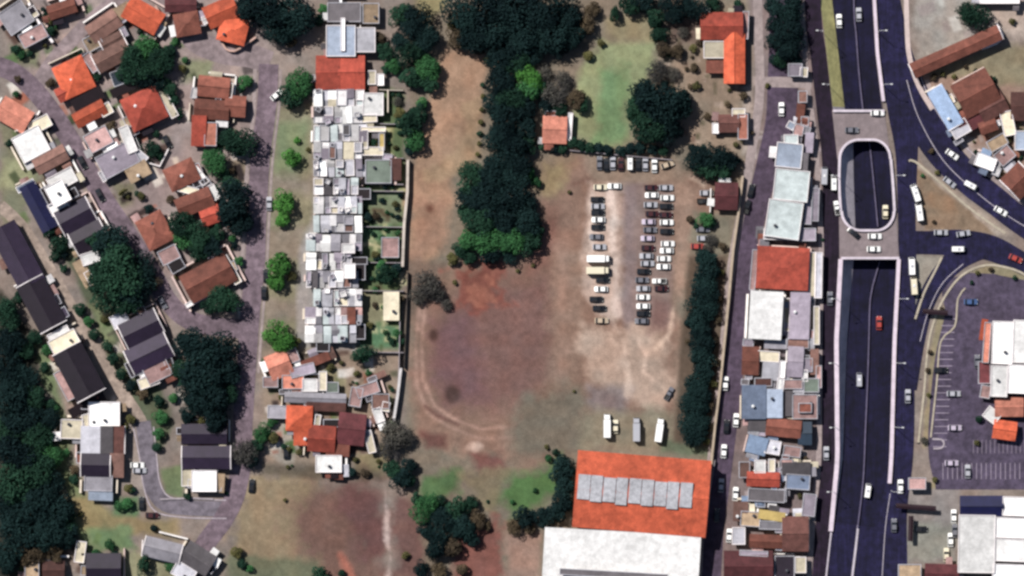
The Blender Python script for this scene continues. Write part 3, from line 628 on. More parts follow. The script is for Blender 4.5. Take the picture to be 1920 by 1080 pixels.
def building(label, pieces, name='house', cat='house', group=None):
    i = bcount[0]; bcount[0] += 1
    rx = random.Random(i * 17 + 3); pieces = list(pieces)
    if name in ('house', 'shop', 'workshop') and len(pieces[0]) >= 7:
        big = pieces[0]; a = math.radians(big[4]); nn = rx.choice([2, 3, 3, 4]) if name == 'house' else rx.choice([3, 4, 5, 6])
        for q in range(nn):
            sd_ = rx.choice([(1, 0), (-1, 0), (0, 1), (0, -1)]); w_ = rx.uniform(7, 20); h_ = rx.uniform(5, 12)
            if sd_[0]: w_, h_ = h_, w_
            t_ = rx.uniform(-.45, .45); lx = sd_[0] * (big[2] / 2 + w_ / 2 + 2.5) + (t_ * big[2] if sd_[1] else 0); ly = sd_[1] * (big[3] / 2 + h_ / 2 + 2.5) + (t_ * big[3] if sd_[0] else 0)
            x = big[0] + lx * math.cos(a) - ly * math.sin(a); y = big[1] + lx * math.sin(a) + ly * math.cos(a)
            if name == 'shop' and not (1396 + max(0, 700 - y) * .05 < x < 1530 or x > 1780): continue
            if name == 'shop' and x > 1780 and y > 600: continue
            pieces.append((x, y, w_, h_, big[4] + rx.uniform(-5, 5), rx.choice(['flat', 'shed', 'shed', 'gable']), rx.choice(['white2', 'cream', 'pink', 'light', 'dark', 'brown', 'rust', 'tan', 'lilac', 'white', 'black', 'dgrey'] if name == 'house' else ['white2', 'light', 'lilac', 'pink', 'grey', 'cream', 'blue', 'sky', 'dgrey', 'rust', 'light']), 2.2 + rx.uniform(0, .35) + q * .04, ''))
    cx, cy = pieces[0][0], pieces[0][1]; org = P(cx, cy); r = tag(empty(name, org), label, cat, group)
    for j, pc in enumerate(pieces):
        pc = list(pc) + [3.0 + ((i * 7 + j * 3) % 5) * .12, ''][len(pc) - 7:] if len(pc) < 9 else pc
        x, y, w_, h_, a, t, c, z, ex = pc
        FOOT.append((x, y, w_, h_, a)); res = piece(r, org, x, y, w_, h_, a, t, c, z, ex, i + j)
        if j == 0: openings(r, *res[:2], res[2], res[3], z, i)
    rr = random.Random(i * 31 + 7)
    if name in ('house', 'shop', 'terrace_house', 'workshop') and rr.random() < .8:
        x, y, w_, h_, a = pieces[0][:5]; mb = MB(); k = 1 if name == 'house' else .35; W = w_ * S / 2 + rr.uniform(.8, 2.0) * k; H = h_ * S / 2 + rr.uniform(.8, 2.2) * k; zt = rr.uniform(1.5, 2.2); th = rr.uniform(.25, .75)
        if rr.random() < .7: mb.box(W, W + th, -H * rr.uniform(.5, 1), H, 0, zt)
        if rr.random() < .5: mb.box(-W * rr.uniform(.2, 1), W - .01, H, H + th, 0, zt - .05)
        if rr.random() < .4: mb.box(-W - th, -W, -H, H * rr.uniform(.2, 1), 0, zt)
        k_ = 0
        while k_ * 8 < len(mb.v):       # one wall run per part
            o = obj('yard_wall', mb.v[k_ * 8:k_ * 8 + 8], mb.f[:6], M_yard[i % 3], r); o.rotation_euler = (0, 0, -math.radians(a)); k_ += 1
    return r
M_yard = [mat('yard_wall_white', col(244, 238, 234, .84), .9, .5, .15), mat('yard_wall_cream', col(228, 214, 196, .8), .9, .5, .2), mat('yard_wall_pink', col(222, 196, 188, .75), .9, .5, .2)]
B = building
# -- north-west quarter
B('salmon tiled house at the western edge, north of the cream roof', [(28, 216, 60, 42, 30, 'gable', 'salmon')])
B('house with a square cream-white flat roof above a brown annex', [(60, 271, 54, 50, -28, 'flat', 'white'), (76, 234, 40, 22, -28, 'flat', 'cream', 2.6, ''), (40, 232, 22, 18, -28, 'flat', 'light', 2.6, '')])
B('narrow brown-roofed house between two white ones by the western street', [(97, 300, 62, 28, -28, 'gable', 'brown')])
B('stepped bright white flat-roofed house against dark roofs', [(118, 338, 50, 28, -28, 'flat', 'white', 3.2, ''), (112, 364, 34, 40, -28, 'flat', 'white', 5.8, ''), (112, 388, 34, 22, -28, 'flat', 'white', 3.1, '')])
B('long deep navy blue roof beside the stepped white house', [(74, 388, 92, 30, 62, 'gable', 'navy', 3.2, ''), (50, 349, 34, 11, -28, 'flat', 'lblue', 2.8, '')])
B('square dark purple roof with pale edges below the stepped white house', [(143, 406, 62, 46, -28, 'gable', 'purple', 3.4, 'e')])
B('dark roof half hidden by the large tree on the western street', [(168, 444, 60, 44, -28, 'gable', 'dark', 3.3, 'e')])
B('small white and tan flat roof beside the biggest western tree', [(176, 482, 42, 20, -18, 'flat', 'white'), (160, 512, 20, 50, -28, 'shed', 'tan', 2.6, ''), (172, 525, 10, 34, -28, 'flat', 'cream', 2.7, '')])
B('long purple-black gable roof at the western edge, first of the terrace', [(34, 478, 118, 50, 62, 'gable', 'purple', 3.8, '')], group='dark roofed terrace along the western path')
B('dark gable roof second along the western path terrace', [(80, 570, 92, 52, 62, 'gable', 'dark', 3.8, 'e'), (118, 588, 18, 20, 62, 'flat', 'purple', 3, '')], group='dark roofed terrace along the western path')
B('white flat-roofed block between two dark terrace roofs', [(124, 644, 52, 34, -28, 'flat', 'cream', 3.9, ''), (112, 626, 40, 14, -28, 'flat', 'white', 3, '')])
B('dark ribbed gable roof at the southern end of the terrace', [(151, 697, 94, 56, 62, 'gable', 'dark', 5.6, 'e'), (124, 722, 56, 18, 62, 'flat', 'pink', 2.7, '')], group='dark roofed terrace along the western path')
B('white house with two dark skylights north of the grey roofs', [(197, 777, 56, 46, 0, 'flat', 'white', 3.4, ''), (172, 790, 26, 30, -14, 'flat', 'cream', 2.8, '')])
B('small square cream flat roof beside the dark forest', [(136, 804, 38, 34, 2, 'flat', 'cream')])
B('light grey metal roof with brown and dark grey bays', [(174, 824, 38, 48, 1, 'shed', 'light', 3.4, ''), (202, 824, 20, 48, 1, 'shed', 'dgrey', 3.6, ''), (223, 824, 20, 48, 1, 'shed', 'dbrown', 3.3, 'e')])
B('dark navy metal roof south of the light grey one', [(181, 871, 50, 40, 1, 'gable', 'purple', 3.4, 'e'), (221, 872, 22, 42, 1, 'shed', 'brown', 3.1, '')])
B('pale grey flat porch roof at the southern end of the grey houses', [(186, 905, 50, 28, 2, 'flat', 'grey', 3.0, ''), (190, 927, 42, 18, 2, 'shed', 'lblue', 2.7, '')])
B('dark purple gable roof with white edges south of the biggest tree', [(266, 616, 70, 46, -26, 'gable', 'purple', 3.6, 'e'), (226, 600, 30, 24, -26, 'flat', 'light', 2.8, '')])
B('dark purple roof next to the round dark grove', [(281, 662, 78, 46, -26, 'gable', 'purple', 3.6, 'e'), (252, 690, 22, 28, -26, 'flat', 'dark', 2.7, '')])
B('house with pink and white roofs west of the round grove', [(296, 695, 46, 34, -26, 'flat', 'pink', 3.2, ''), (280, 715, 36, 18, -20, 'flat', 'cream', 2.7, ''), (318, 700, 18, 28, -26, 'shed', 'rust', 2.9, '')])
B('wide dark purple roof with a white ridge board at the street bend', [(388, 857, 86, 40, 0, 'gable', 'purple', 3.6, 'e')])
B('dark roof tucked under the round grove by the street bend', [(384, 813, 82, 34, 0, 'gable', 'purple', 3.4, '')])
B('white and cream house in the street bend', [(384, 901, 44, 38, 0, 'flat', 'white', 3.2, ''), (354, 893, 22, 34, 0, 'flat', 'cream', 2.8, ''), (414, 905, 12, 32, 4, 'shed', 'tan', 2.6, '')])
B('dark blue-purple roof at the southern edge near the forest', [(196, 1064, 62, 52, 0, 'gable', 'purple', 3.5, '')])
B('grey patterned roof with a white edge at the south-west', [(306, 1030, 66, 34, 14, 'gable', 'grey', 3.2, 'e')])
B('blue-grey roof at the end of the western street', [(372, 1046, 56, 40, 32, 'gable', 'dgrey', 3.3, ''), (346, 1072, 40, 26, 30, 'flat', 'light', 2.8, '')])
B('tiny tan roof at the south-western corner', [(62, 1066, 24, 30, 0, 'flat', 'tan')])
B('brown shed roof beside the tiny tan one', [(102, 1068, 38, 30, 0, 'gable', 'dbrown', 2.8, ''), (152, 1034, 16, 38, 8, 'flat', 'cream', 2.5, '')])
B('flat grey roof in the north-western corner', [(32, 34, 50, 46, -34, 'flat', 'grey', 3.1, ''), (64, 68, 48, 26, -28, 'flat', 'pink', 2.8, '')])
B('brown tiled roof at the northern edge of the north-west lane', [(118, 18, 50, 24, -18, 'gable', 'rust')])
B('weathered brown roof on the north side of the lane', [(196, 50, 60, 34, -34, 'gable', 'brown'), (176, 80, 30, 26, -28, 'flat', 'tan', 2.7, '')])
B('small pinkish brown roof against the lane bend', [(212, 78, 40, 20, -28, 'gable', 'brown', 2.9, 'e')])
B('bright orange tiled house with a white wall at the northern edge', [(270, 30, 68, 42, 30, 'gable', 'orange', 3.3, ''), (232, 22, 28, 22, -30, 'shed', 'tan', 2.8, '')])
B('brown roof above the blue-green tree shade', [(212, 106, 66, 34, -28, 'gable', 'brown', 3.4, 'e')])
B('orange roof north of the black driveway gap', [(140, 146, 58, 62, -25, 'hip', 'orange', 3.4, ''), (172, 118, 14, 36, -35, 'flat', 'pink', 2.7, ''), (128, 172, 40, 24, -28, 'gable', 'red', 3.1, '')])
B('narrow orange and cream roof south of the black driveway gap', [(170, 214, 60, 26, -28, 'gable', 'orange', 3.0, ''), (200, 206, 20, 20, -28, 'flat', 'cream', 2.7, '')])
B('large red hipped house in the north-west block', [(272, 204, 68, 62, -25, 'hip', 'red', 3.8, ''), (314, 190, 12, 66, -28, 'flat', 'cream', 2.6, '')])
B('lilac-grey flat roof west of the white courtyard', [(222, 300, 70, 44, -28, 'flat', 'lilac', 3.0, ''), (260, 322, 40, 26, -28, 'shed', 'tan', 2.8, '')])
B('pale pink roof beside the western street', [(186, 262, 44, 34, -28, 'flat', 'pink')])
B('narrow white building below the red hipped house', [(242, 262, 16, 50, -22, 'flat', 'white'), (262, 292, 30, 16, 40, 'flat', 'light', 2.6, '')])
B('reddish brown house near the northern edge', [(352, 46, 44, 40, -10, 'hip', 'rust', 3.2, ''), (340, 10, 56, 24, 0, 'gable', 'maroon', 3.0, '')])
B('bright orange-red house with a stepped plan by the cul-de-sac', [(416, 24, 58, 40, -24, 'gable', 'orange', 3.6, ''), (438, 58, 50, 44, 14, 'hip', 'orange', 3.4, '')])
B('brown-red house with a white tank east of the green lawn', [(402, 164, 56, 36, 6, 'gable', 'rust', 3.2, ''), (430, 170, 12, 26, 8, 'flat', 'cream', 2.7, ''), (442, 200, 36, 36, 4, 'gable', 'rust', 2.9, '')])
B('brown roof with an orange annex south of the white tank', [(398, 206, 62, 34, 4, 'gable', 'rust', 3.1, ''), (374, 246, 24, 54, 2, 'shed', 'red', 2.9, ''), (396, 252, 20, 42, 2, 'flat', 'salmon', 2.8, '')])
B('brown-red house with a white yard above the black car gap', [(342, 328, 56, 42, -25, 'hip', 'rust', 3.3, ''), (376, 330, 12, 36, -38, 'flat', 'white', 2.5, ''), (352, 356, 40, 12, 14, 'flat', 'cream', 2.6, '')])
B('dark pink tiled roof in the middle of the western block', [(366, 380, 66, 34, -22, 'gable', 'rust', 3.2, ''), (396, 404, 34, 30, -20, 'gable', 'red', 3.0, ''), (400, 362, 16, 28, -28, 'flat', 'white', 2.6, '')])
B('faded reddish roof along the bend of the western street', [(292, 432, 58, 50, 62, 'hip', 'rust', 3.1, ''), (318, 478, 34, 26, -26, 'flat', 'pink', 2.6, '')])
B('long red-brown house near the street junction', [(392, 522, 92, 54, -28, 'gable', 'rust', 3.4, ''), (434, 506, 12, 56, -30, 'flat', 'cream', 2.5, ''), (372, 562, 48, 7, -28, 'flat', 'white', 2.4, '')])
# -- central strip
B('pale blue-grey flat roof with a white duct, north end of the strip', [(640, 78, 52, 56, 0, 'flat', 'lblue', 4.4, ''), (684, 76, 38, 44, 0, 'flat', 'light', 3.9, ''), (644, 66, 5, 60, 0, 'flat', 'white', 4.9, '')])
B('twin red tiled roof just south of the pale flat roof', [(616, 137, 42, 60, 0, 'gable', 'red', 3.7, ''), (660, 137, 46, 60, 0, 'gable', 'red', 3.6, ''), (646, 158, 26, 10, 0, 'flat', 'pink', 3.1, '')])
B('purple-grey flat roof at the northern edge of the strip', [(646, 24, 60, 34, 0, 'flat', 'dgrey'), (696, 26, 28, 36, 0, 'flat', 'tan', 2.8, '')])
B('tiny two-bay white outbuilding east of the twin red roof', [(698, 146, 12, 24, 0, 'flat', 'cream', 2.6, ''), (714, 150, 10, 20, 0, 'flat', 'white', 2.5, '')], 'outbuilding', 'outbuilding')
lots = [184, 216, 250, 283, 316, 350, 385, 420, 455, 490, 524, 558, 592, 626]
ordn = ['first', 'second', 'third', 'fourth', 'fifth', 'sixth', 'seventh', 'eighth', 'ninth', 'tenth', 'eleventh', 'twelfth', 'thirteenth', 'fourteenth', 'fifteenth', 'sixteenth', 'seventeenth', 'eighteenth', 'nineteenth', 'twentieth']
looks = ['lilac and grey sheet roofs', 'blue-grey roofs with a white patio cover', 'tan and pale grey roofs', 'white roofs with a dark yard', 'grey roofs with narrow white bays', 'greenish grey and pink roofs', 'pale blue-white roofs', 'cracked white and grey roofs', 'tan-grey roofs around a court', 'tall white roofs with a black gap', 'white and lilac sheet roofs', 'white roofs with dark streaks', 'pink and red tiled roofs', 'cream and lilac roofs']
pal = ['light', 'light', 'grey', 'grey', 'light', 'white', 'dgrey', 'lilac', 'teal', 'white2', 'lilac', 'grey', 'cream', 'light', 'teal', 'lilac', 'brown', 'white2', 'light', 'grey', 'white', 'white2', 'white']
lr = random.Random(5)
for i, y in enumerate(lots):
    x0 = 590 - (14 if i in (8, 9, 10) else 0) - (16 if i > 11 else 0); ps = []; x = x0; x1 = 678 if i > 2 else 690
    if i in (9,): x1 = 664
    while x < x1 - 8:
        w_ = lr.uniform(7, 18); w_ = min(w_, x1 - x)
        cut = lr.choice([0, 0, lr.uniform(-5, 5)]); cc = lr.choice(pal)
        if i == 12 and x > 635: cc = lr.choice(['salmon', 'rust', 'pink'])
        hh = 30
        if lr.random() < .55:
            k = lr.uniform(.35, .65)
            yj = lr.uniform(-5, 5); ps.append((x + w_ / 2, y + yj * .0 - 15 + hh * k / 2, w_ - .8, hh * k - 1, lr.uniform(-2, 2), lr.choice(['shed', 'flat', 'gable']), cc, lr.uniform(2.6, 4.0), ''))
            ps.append((x + w_ / 2, y - 15 + hh * k + hh * (1 - k) / 2, w_ - .8, hh * (1 - k) - 1.5, lr.uniform(-2, 2), lr.choice(['shed', 'flat']), lr.choice(pal), lr.uniform(2.5, 3.6), ''))
        else: ps.append((x + w_ / 2, y + cut * .3, w_ - .8, hh - 2, lr.uniform(-2, 2), lr.choice(['gable', 'shed', 'flat']), cc, lr.uniform(2.8, 4.0), ''))
        if lr.random() < .3: ps.append((x + w_ * .5, y + lr.uniform(-14, 14), w_ * .45, lr.uniform(4, 8), lr.uniform(-30, 30), 'flat', lr.choice(['white', 'dgrey', 'white2', 'lilac', 'dark']), lr.uniform(4.1, 4.6), ''))
        x += w_ + lr.choice([0, 0, 3, 5])
    B('terrace with %s, %s from the north' % (looks[i], ordn[i]), ps, 'terrace_house', 'terrace house', 'packed terrace houses of the central strip')
B('cream walled house with a square yellow-green court', [(700, 243, 44, 7, 0, 'flat', 'cream', 2.9, ''), (685, 262, 8, 34, 0, 'flat', 'cream', 2.9, ''), (700, 284, 36, 14, 0, 'flat', 'cream', 2.7, ''), (716, 266, 8, 30, 0, 'flat', 'yellow', 2.6, '')])
B('long white and cream roofs beside the tan yard', [(700, 196, 36, 40, 0, 'flat', 'white', 3.1, ''), (690, 222, 32, 14, -4, 'flat', 'cream', 2.8, '')])
B('greenish grey flat roof in the eastern gardens', [(710, 322, 46, 42, 0, 'flat', 'green', 3.0, ''), (742, 318, 18, 38, 0, 'shed', 'dbrown', 2.7, '')])
B('small beige annex against the garden wall', [(732, 464, 30, 36, 0, 'flat', 'pink', 2.8, '')], 'outbuilding', 'outbuilding')
B('cream metal shed roof near the southern gardens', [(734, 574, 26, 50, 0, 'shed', 'cream', 2.7, '')], 'outbuilding', 'outbuilding')
B('tall white block with a black gap on its east side', [(654, 466, 22, 16, 0, 'flat', 'white', 5.2, ''), (656, 508, 20, 26, 0, 'flat', 'white', 5.8, '')])
# -- south cluster
B('small orange and pink tiled roof in the south cluster', [(524, 684, 40, 44, -22, 'gable', 'salmon', 3.0, ''), (546, 668, 26, 24, -20, 'flat', 'pink', 2.7, '')])
B('ochre brown roof strip beside a grey patio', [(592, 676, 52, 14, -22, 'shed', 'rust', 2.8, ''), (568, 694, 44, 18, -14, 'flat', 'lilac', 2.9, '')])
B('pink house with a brown side roof by the street', [(550, 716, 38, 24, 0, 'flat', 'salmon', 2.8, ''), (508, 716, 26, 18, 0, 'flat', 'pink', 2.7, '')])
B('white and green-white roofs above the long grey roof', [(582, 722, 26, 22, 0, 'flat', 'white', 3.0, ''), (606, 714, 12, 34, 0, 'flat', 'cream', 2.8, ''), (624, 726, 20, 18, 0, 'flat', 'green', 2.7, '')])
B('long narrow grey roof running across the south cluster', [(592, 746, 112, 16, 2, 'gable', 'grey', 3.0, ''), (612, 762, 70, 14, 2, 'shed', 'dbrown', 2.8, '')])
B('beige stepped house at the eastern end of the cluster', [(690, 730, 40, 20, -18, 'flat', 'pink', 2.9, ''), (706, 706, 34, 8, -24, 'shed', 'brown', 2.6, ''), (668, 744, 20, 34, 10, 'flat', 'pink', 2.8, ''), (714, 752, 30, 26, 0, 'flat', 'brown', 2.8, '')])
B('bright orange tiled roof in the south cluster', [(562, 784, 46, 44, 2, 'hip', 'orange', 3.5, ''), (596, 790, 8, 24, 8, 'flat', 'cream', 2.6, '')])
B('red and orange house stepping down to the southern plot', [(604, 822, 48, 46, 4, 'gable', 'red', 3.3, ''), (566, 820, 26, 26, 0, 'shed', 'orange', 2.9, '')])
B('maroon roof beside the white garden wall', [(660, 804, 48, 56, 6, 'gable', 'maroon', 3.4, ''), (634, 842, 40, 22, 4, 'shed', 'rust', 2.8, '')])
B('white roof on the north edge of the brown plot', [(617, 869, 46, 30, 0, 'flat', 'white', 3.2, '')])
B('grey concrete garage by the western street', [(524, 772, 40, 22, 2, 'flat', 'grey', 2.7, '')], 'garage', 'garage')
B('scattered cream sheds by the eastern wall of the cluster', [(710, 778, 14, 26, -20, 'flat', 'white', 2.6, ''), (724, 762, 12, 16, 10, 'flat', 'cream', 2.5, ''), (694, 828, 12, 40, -14, 'flat', 'cream', 2.5, '')])
# -- middle
B('small salmon pink roof at the edge of the long grove', [(1040, 244, 42, 48, 2, 'gable', 'salmon', 3.2, ''), (1068, 238, 6, 50, 4, 'flat', 'white', 2.4, '')])
B('large red L-shaped house by the north-eastern street', [(1352, 50, 76, 48, 0, 'gable', 'red', 3.8, ''), (1376, 110, 92, 36, 90, 'gable', 'orange', 3.7, ''), (1338, 94, 36, 30, 0, 'flat', 'cream', 2.8, ''), (1342, 126, 34, 20, 0, 'shed', 'rust', 2.8, ''), (1397, 48, 9, 50, 2, 'flat', 'pink', 2.6, '')])
B('pinkish brown shed south of the red L-shaped house', [(1366, 232, 36, 30, 0, 'gable', 'dbrown', 2.8, ''), (1392, 238, 16, 46, 0, 'flat', 'salmon', 2.8, ''), (1384, 212, 22, 14, 0, 'flat', 'cream', 2.5, '')])
B('square maroon roof east of the dirt car park', [(1361, 368, 40, 48, 2, 'gable', 'maroon', 3.1, '')])
# warehouse
wh = B('big orange warehouse roof with a band of grey rooflights', [(1202, 924, 246, 140, 4.6, 'gable', 'orange', 8.0, 's')], 'warehouse', 'warehouse')
B('huge white metal roof at the bottom, joined to the orange warehouse', [(1164, 1050, 288, 108, 3.2, 'shed', 'white', 6.0, ''), (1150, 1074, 200, 10, 3.2, 'flat', 'dgrey', 8.4, '')], 'warehouse', 'warehouse')
B('black slab standing in for shade over the driveway between two orange roofs', [(166, 187, 58, 22, -28, 'shed', 'black', 2.6, '')], 'shade_stand_in', 'shade_stand_in')  # added slab: the orange house's cast shadow built as a black roof
B('slate blue slab standing in for tree shade above the red hipped house', [(236, 142, 50, 26, -20, 'flat', 'slate', 2.9, ''), (236, 166, 54, 14, -24, 'shed', 'black', 2.6, '')], 'shade_stand_in', 'shade_stand_in')  # slate slab stands for tree shade, black strip for a cast shadow
B('black strip standing in for shade at the end of the dark ribbed terrace roof', [(165, 759, 70, 15, -28, 'shed', 'black', 2.6, '')], 'shade_stand_in', 'shade_stand_in')  # added black roof in place of the shadow at the terrace end
B('black L-shaped slab standing in for shade beside the tall white block', [(672, 489, 32, 12, 0, 'flat', 'black', 3.0, ''), (676, 510, 16, 28, 0, 'flat', 'black', 2.8, '')], 'shade_stand_in', 'shade_stand_in')  # shade beside the white block built as black slabs
B('dark maroon stand-in for shade at the corner of a garden with a pale path', [(681, 364, 26, 18, 0, 'flat', 'black', 2.8, '')], 'shade_stand_in', 'shade_stand_in')  # garden shade put in as a dark slab
B('small black slab standing in for shade at the south end of the lilac terraces', [(606, 648, 22, 20, 0, 'flat', 'black', 2.7, ''), (676, 622, 16, 26, 0, 'flat', 'black', 2.8, '')], 'shade_stand_in', 'shade_stand_in')  # added slabs, black for the deep shade by the terraces
B('small black stand-in for shade hard against the brown-red house with white yard', [(386, 343, 16, 14, -34, 'flat', 'black', 2.6, '')], 'shade_stand_in', 'shade_stand_in')  # dark slab added where only shade falls
B('black slab standing in for shade next to the faded reddish roof', [(332, 498, 26, 20, -30, 'flat', 'black', 2.5, '')], 'shade_stand_in', 'shade_stand_in')  # shade built as a black box of its own
B('small black slab standing in for shade on the south side of the grove house', [(318, 681, 14, 16, -20, 'flat', 'black', 2.9, '')], 'shade_stand_in', 'shade_stand_in')  # black slab in place of the house's shade
B('black notch standing in for shade below the orange tiled roof of the south cluster', [(624, 793, 32, 13, 0, 'flat', 'black', 2.6, '')], 'shade_stand_in', 'shade_stand_in')  # notch of shade built as a flat black slab
B('pair of black slabs standing in for shade beside the stepped white house', [(94, 366, 18, 34, -28, 'flat', 'black', 3.4, ''), (136, 364, 20, 16, -28, 'flat', 'black', 2.6, '')], 'shade_stand_in', 'shade_stand_in')  # added pair, the shade is put into their black colour
# -- the block between the street and the highway
B('light blue roof at the north end of the roadside block', [(1478, 292, 46, 44, 6, 'flat', 'lblue', 4.0, ''), (1505, 304, 14, 30, 4, 'shed', 'dgrey', 3.5, ''), (1482, 262, 24, 16, 0, 'flat', 'teal', 3.2, '')], 'shop', 'shop')
B('long pale green-white metal roof slanting along the street', [(1482, 348, 62, 56, 6, 'flat', 'teal', 5.2, ''), (1468, 412, 62, 68, 8, 'flat', 'teal', 5.0, '')], 'warehouse', 'warehouse')
B('grey flat roof between the pale long roof and the red one', [(1462, 440, 60, 18, 2, 'flat', 'light', 3.6, ''), (1510, 440, 34, 22, 0, 'flat', 'lilac', 3.2, '')], 'shop', 'shop')
B('red hipped roof with pale verges beside the highway', [(1466, 503, 94, 76, 3, 'hip', 'red', 4.6, ''), (1412, 506, 8, 74, 5, 'flat', 'pink', 3.6, '')], 'shop', 'shop')
B('bright white rectangular roof south of the red hipped one', [(1434, 591, 58, 86, 3, 'shed', 'white', 5.6, '')], 'shop', 'shop')
B('lilac-grey roof east of the bright white rectangle', [(1498, 592, 34, 84, 2, 'shed', 'lilac', 3.6, ''), (1474, 590, 8, 60, 0, 'flat', 'cream', 2.5, '')], 'shop', 'shop')
B('brown and white jumble of roofs below the bright white rectangle', [(1406, 676, 28, 50, 2, 'gable', 'rust', 3.4, ''), (1440, 668, 38, 18, 4, 'flat', 'cream', 3.2, ''), (1444, 696, 28, 30, 4, 'shed', 'light', 3.0, ''), (1466, 692, 8, 30, 4, 'flat', 'white', 3.4, ''), (1430, 716, 30, 14, 0, 'flat', 'dbrown', 2.9, '')], 'shop', 'shop')
B('maroon and lilac roofs beside the frontage road', [(1490, 678, 26, 54, 3, 'gable', 'lilac', 3.4, ''), (1512, 684, 18, 24, 0, 'flat', 'lilac', 3.0, ''), (1526, 678, 12, 44, 0, 'shed', 'brown', 2.9, ''), (1484, 720, 36, 16, 0, 'flat', 'pink', 2.9, ''), (1520, 722, 26, 24, 0, 'flat', 'green', 3.1, '')], 'shop', 'shop')
B('steel blue metal roof on the street side', [(1412, 753, 42, 60, 0, 'shed', 'blue', 4.6, '')], 'shop', 'shop')
B('lighter blue roof joined to the steel blue one', [(1449, 756, 30, 50, 0, 'shed', 'lblue', 4.3, '')], 'shop', 'shop')
B('cream framed roof with a brown centre by the frontage road', [(1508, 762, 44, 44, 0, 'flat', 'pink', 3.2, ''), (1508, 764, 22, 16, 0, 'flat', 'rust', 4.2, ''), (1476, 756, 14, 44, 0, 'shed', 'dgrey', 3.0, '')], 'shop', 'shop')
B('rust red irregular roof south of the blue ones', [(1468, 802, 62, 30, 6, 'gable', 'rust', 3.6, ''), (1418, 796, 30, 20, 2, 'shed', 'dgrey', 3.1, ''), (1508, 812, 22, 40, 0, 'gable', 'slate', 3.2, '')], 'shop', 'shop')
B('pale blue broken roof south of the rust red one', [(1418, 834, 34, 30, 14, 'shed', 'sky', 3.4, ''), (1448, 838, 26, 24, 10, 'flat', 'light', 3.1, ''), (1484, 846, 30, 18, 8, 'flat', 'pink', 2.9, '')], 'shop', 'shop')
B('orange-red roof with two white cubes behind it', [(1430, 898, 58, 24, 2, 'gable', 'red', 3.4, ''), (1424, 874, 18, 22, 0, 'flat', 'white', 3.2, ''), (1446, 872, 10, 22, 0, 'flat', 'cream', 3.0, '')], 'shop', 'shop')
B('dark roof with a bright blue tarpaulin bay', [(1492, 878, 50, 20, 0, 'shed', 'dgrey', 3.2, ''), (1495, 903, 42, 26, 4, 'flat', 'blue', 3.0, '')], 'shop', 'shop')
B('grey roof north of the yellow strip', [(1436, 928, 66, 22, 3, 'flat', 'dgrey', 3.2, '')], 'shop', 'shop')
B('bright yellow strip roof in the roadside block', [(1446, 966, 46, 14, 8, 'shed', 'yellow', 3.5, ''), (1406, 972, 34, 26, 4, 'flat', 'tan', 2.9, ''), (1444, 984, 40, 14, 2, 'flat', 'grey', 2.8, '')], 'shop', 'shop')
B('long dark brown roof beside the yellow strip', [(1490, 1000, 46, 62, 0, 'gable', 'dbrown', 3.6, ''), (1436, 1014, 60, 22, 2, 'gable', 'rust', 3.3, '')], 'shop', 'shop')
B('maroon roof at the southern end of the roadside block', [(1402, 1060, 88, 54, 0, 'gable', 'maroon', 3.9, ''), (1412, 1036, 50, 8, 3, 'flat', 'lilac', 4.2, '')], 'shop', 'shop')
B('dark blue-grey roof at the southern edge by the highway', [(1470, 1062, 34, 40, 0, 'flat', 'dark', 3.2, ''), (1500, 1058, 18, 28, 0, 'flat', 'cream', 2.9, '')], 'shop', 'shop')
B('grey and white strip roof between the red hipped roof and the highway', [(1522, 516, 8, 84, 1, 'flat', 'cream', 2.8, ''), (1534, 516, 10, 84, 1, 'flat', 'light', 3.0, '')], 'shop', 'shop')
B('clutter of brown and pink shacks between the street and the frontage road', [(1504, 182, 14, 20, 0, 'flat', 'brown', 2.7, ''), (1500, 208, 12, 22, 6, 'shed', 'rust', 2.6, ''), (1508, 228, 12, 16, 0, 'flat', 'pink', 2.6, ''), (1506, 136, 12, 16, 4, 'flat', 'cream', 2.5, '')], 'shack', 'shack')
B('narrow pale buildings east of the long pale roof', [(1512, 352, 12, 34, 2, 'flat', 'pink', 2.9, ''), (1514, 398, 10, 44, 2, 'flat', 'lilac', 3.1, ''), (1528, 384, 10, 60, 2, 'flat', 'lilac', 2.8, ''), (1500, 420, 8, 30, 2, 'flat', 'dgrey', 2.8, '')], 'shop', 'shop')
B('jumbled lilac sheds at the northern tip of the roadside block', [(1496, 244, 16, 20, 10, 'flat', 'pink', 2.8, ''), (1482, 236, 12, 12, 30, 'flat', 'lblue', 2.6, ''), (1516, 268, 12, 34, 4, 'shed', 'lilac', 2.8, '')], 'shop', 'shop')
B('narrow white and brown bays between jumble and blue roofs', [(1462, 722, 10, 24, 8, 'flat', 'white', 3.0, ''), (1474, 704, 8, 40, 6, 'shed', 'grey', 2.8, ''), (1508, 704, 8, 20, 0, 'flat', 'white', 2.9, ''), (1534, 706, 8, 40, 0, 'flat', 'pink', 2.7, '')], 'shop', 'shop')
B('low pinkish roofs in the gap beside the orange-red roof', [(1474, 868, 20, 14, 0, 'flat', 'pink', 2.7, ''), (1395, 880, 18, 28, 0, 'flat', 'brown', 2.9, ''), (1466, 928, 12, 22, 0, 'flat', 'lilac', 2.8, ''), (1516, 946, 22, 40, 6, 'flat', 'lilac', 2.8, '')], 'shop', 'shop')
B('brown sheds along the street beside the grey roof', [(1388, 958, 24, 34, 2, 'shed', 'brown', 2.8, ''), (1384, 1004, 22, 30, 0, 'flat', 'light', 2.7, '')], 'shop', 'shop')
B('pale roofs at the southern end of the lilac-grey roof', [(1494, 644, 40, 16, 0, 'flat', 'brown', 2.7, ''), (1530, 610, 8, 70, 0, 'flat', 'cream', 2.6, ''), (1454, 645, 40, 14, 2, 'shed', 'grey', 2.8, '')], 'shop', 'shop')
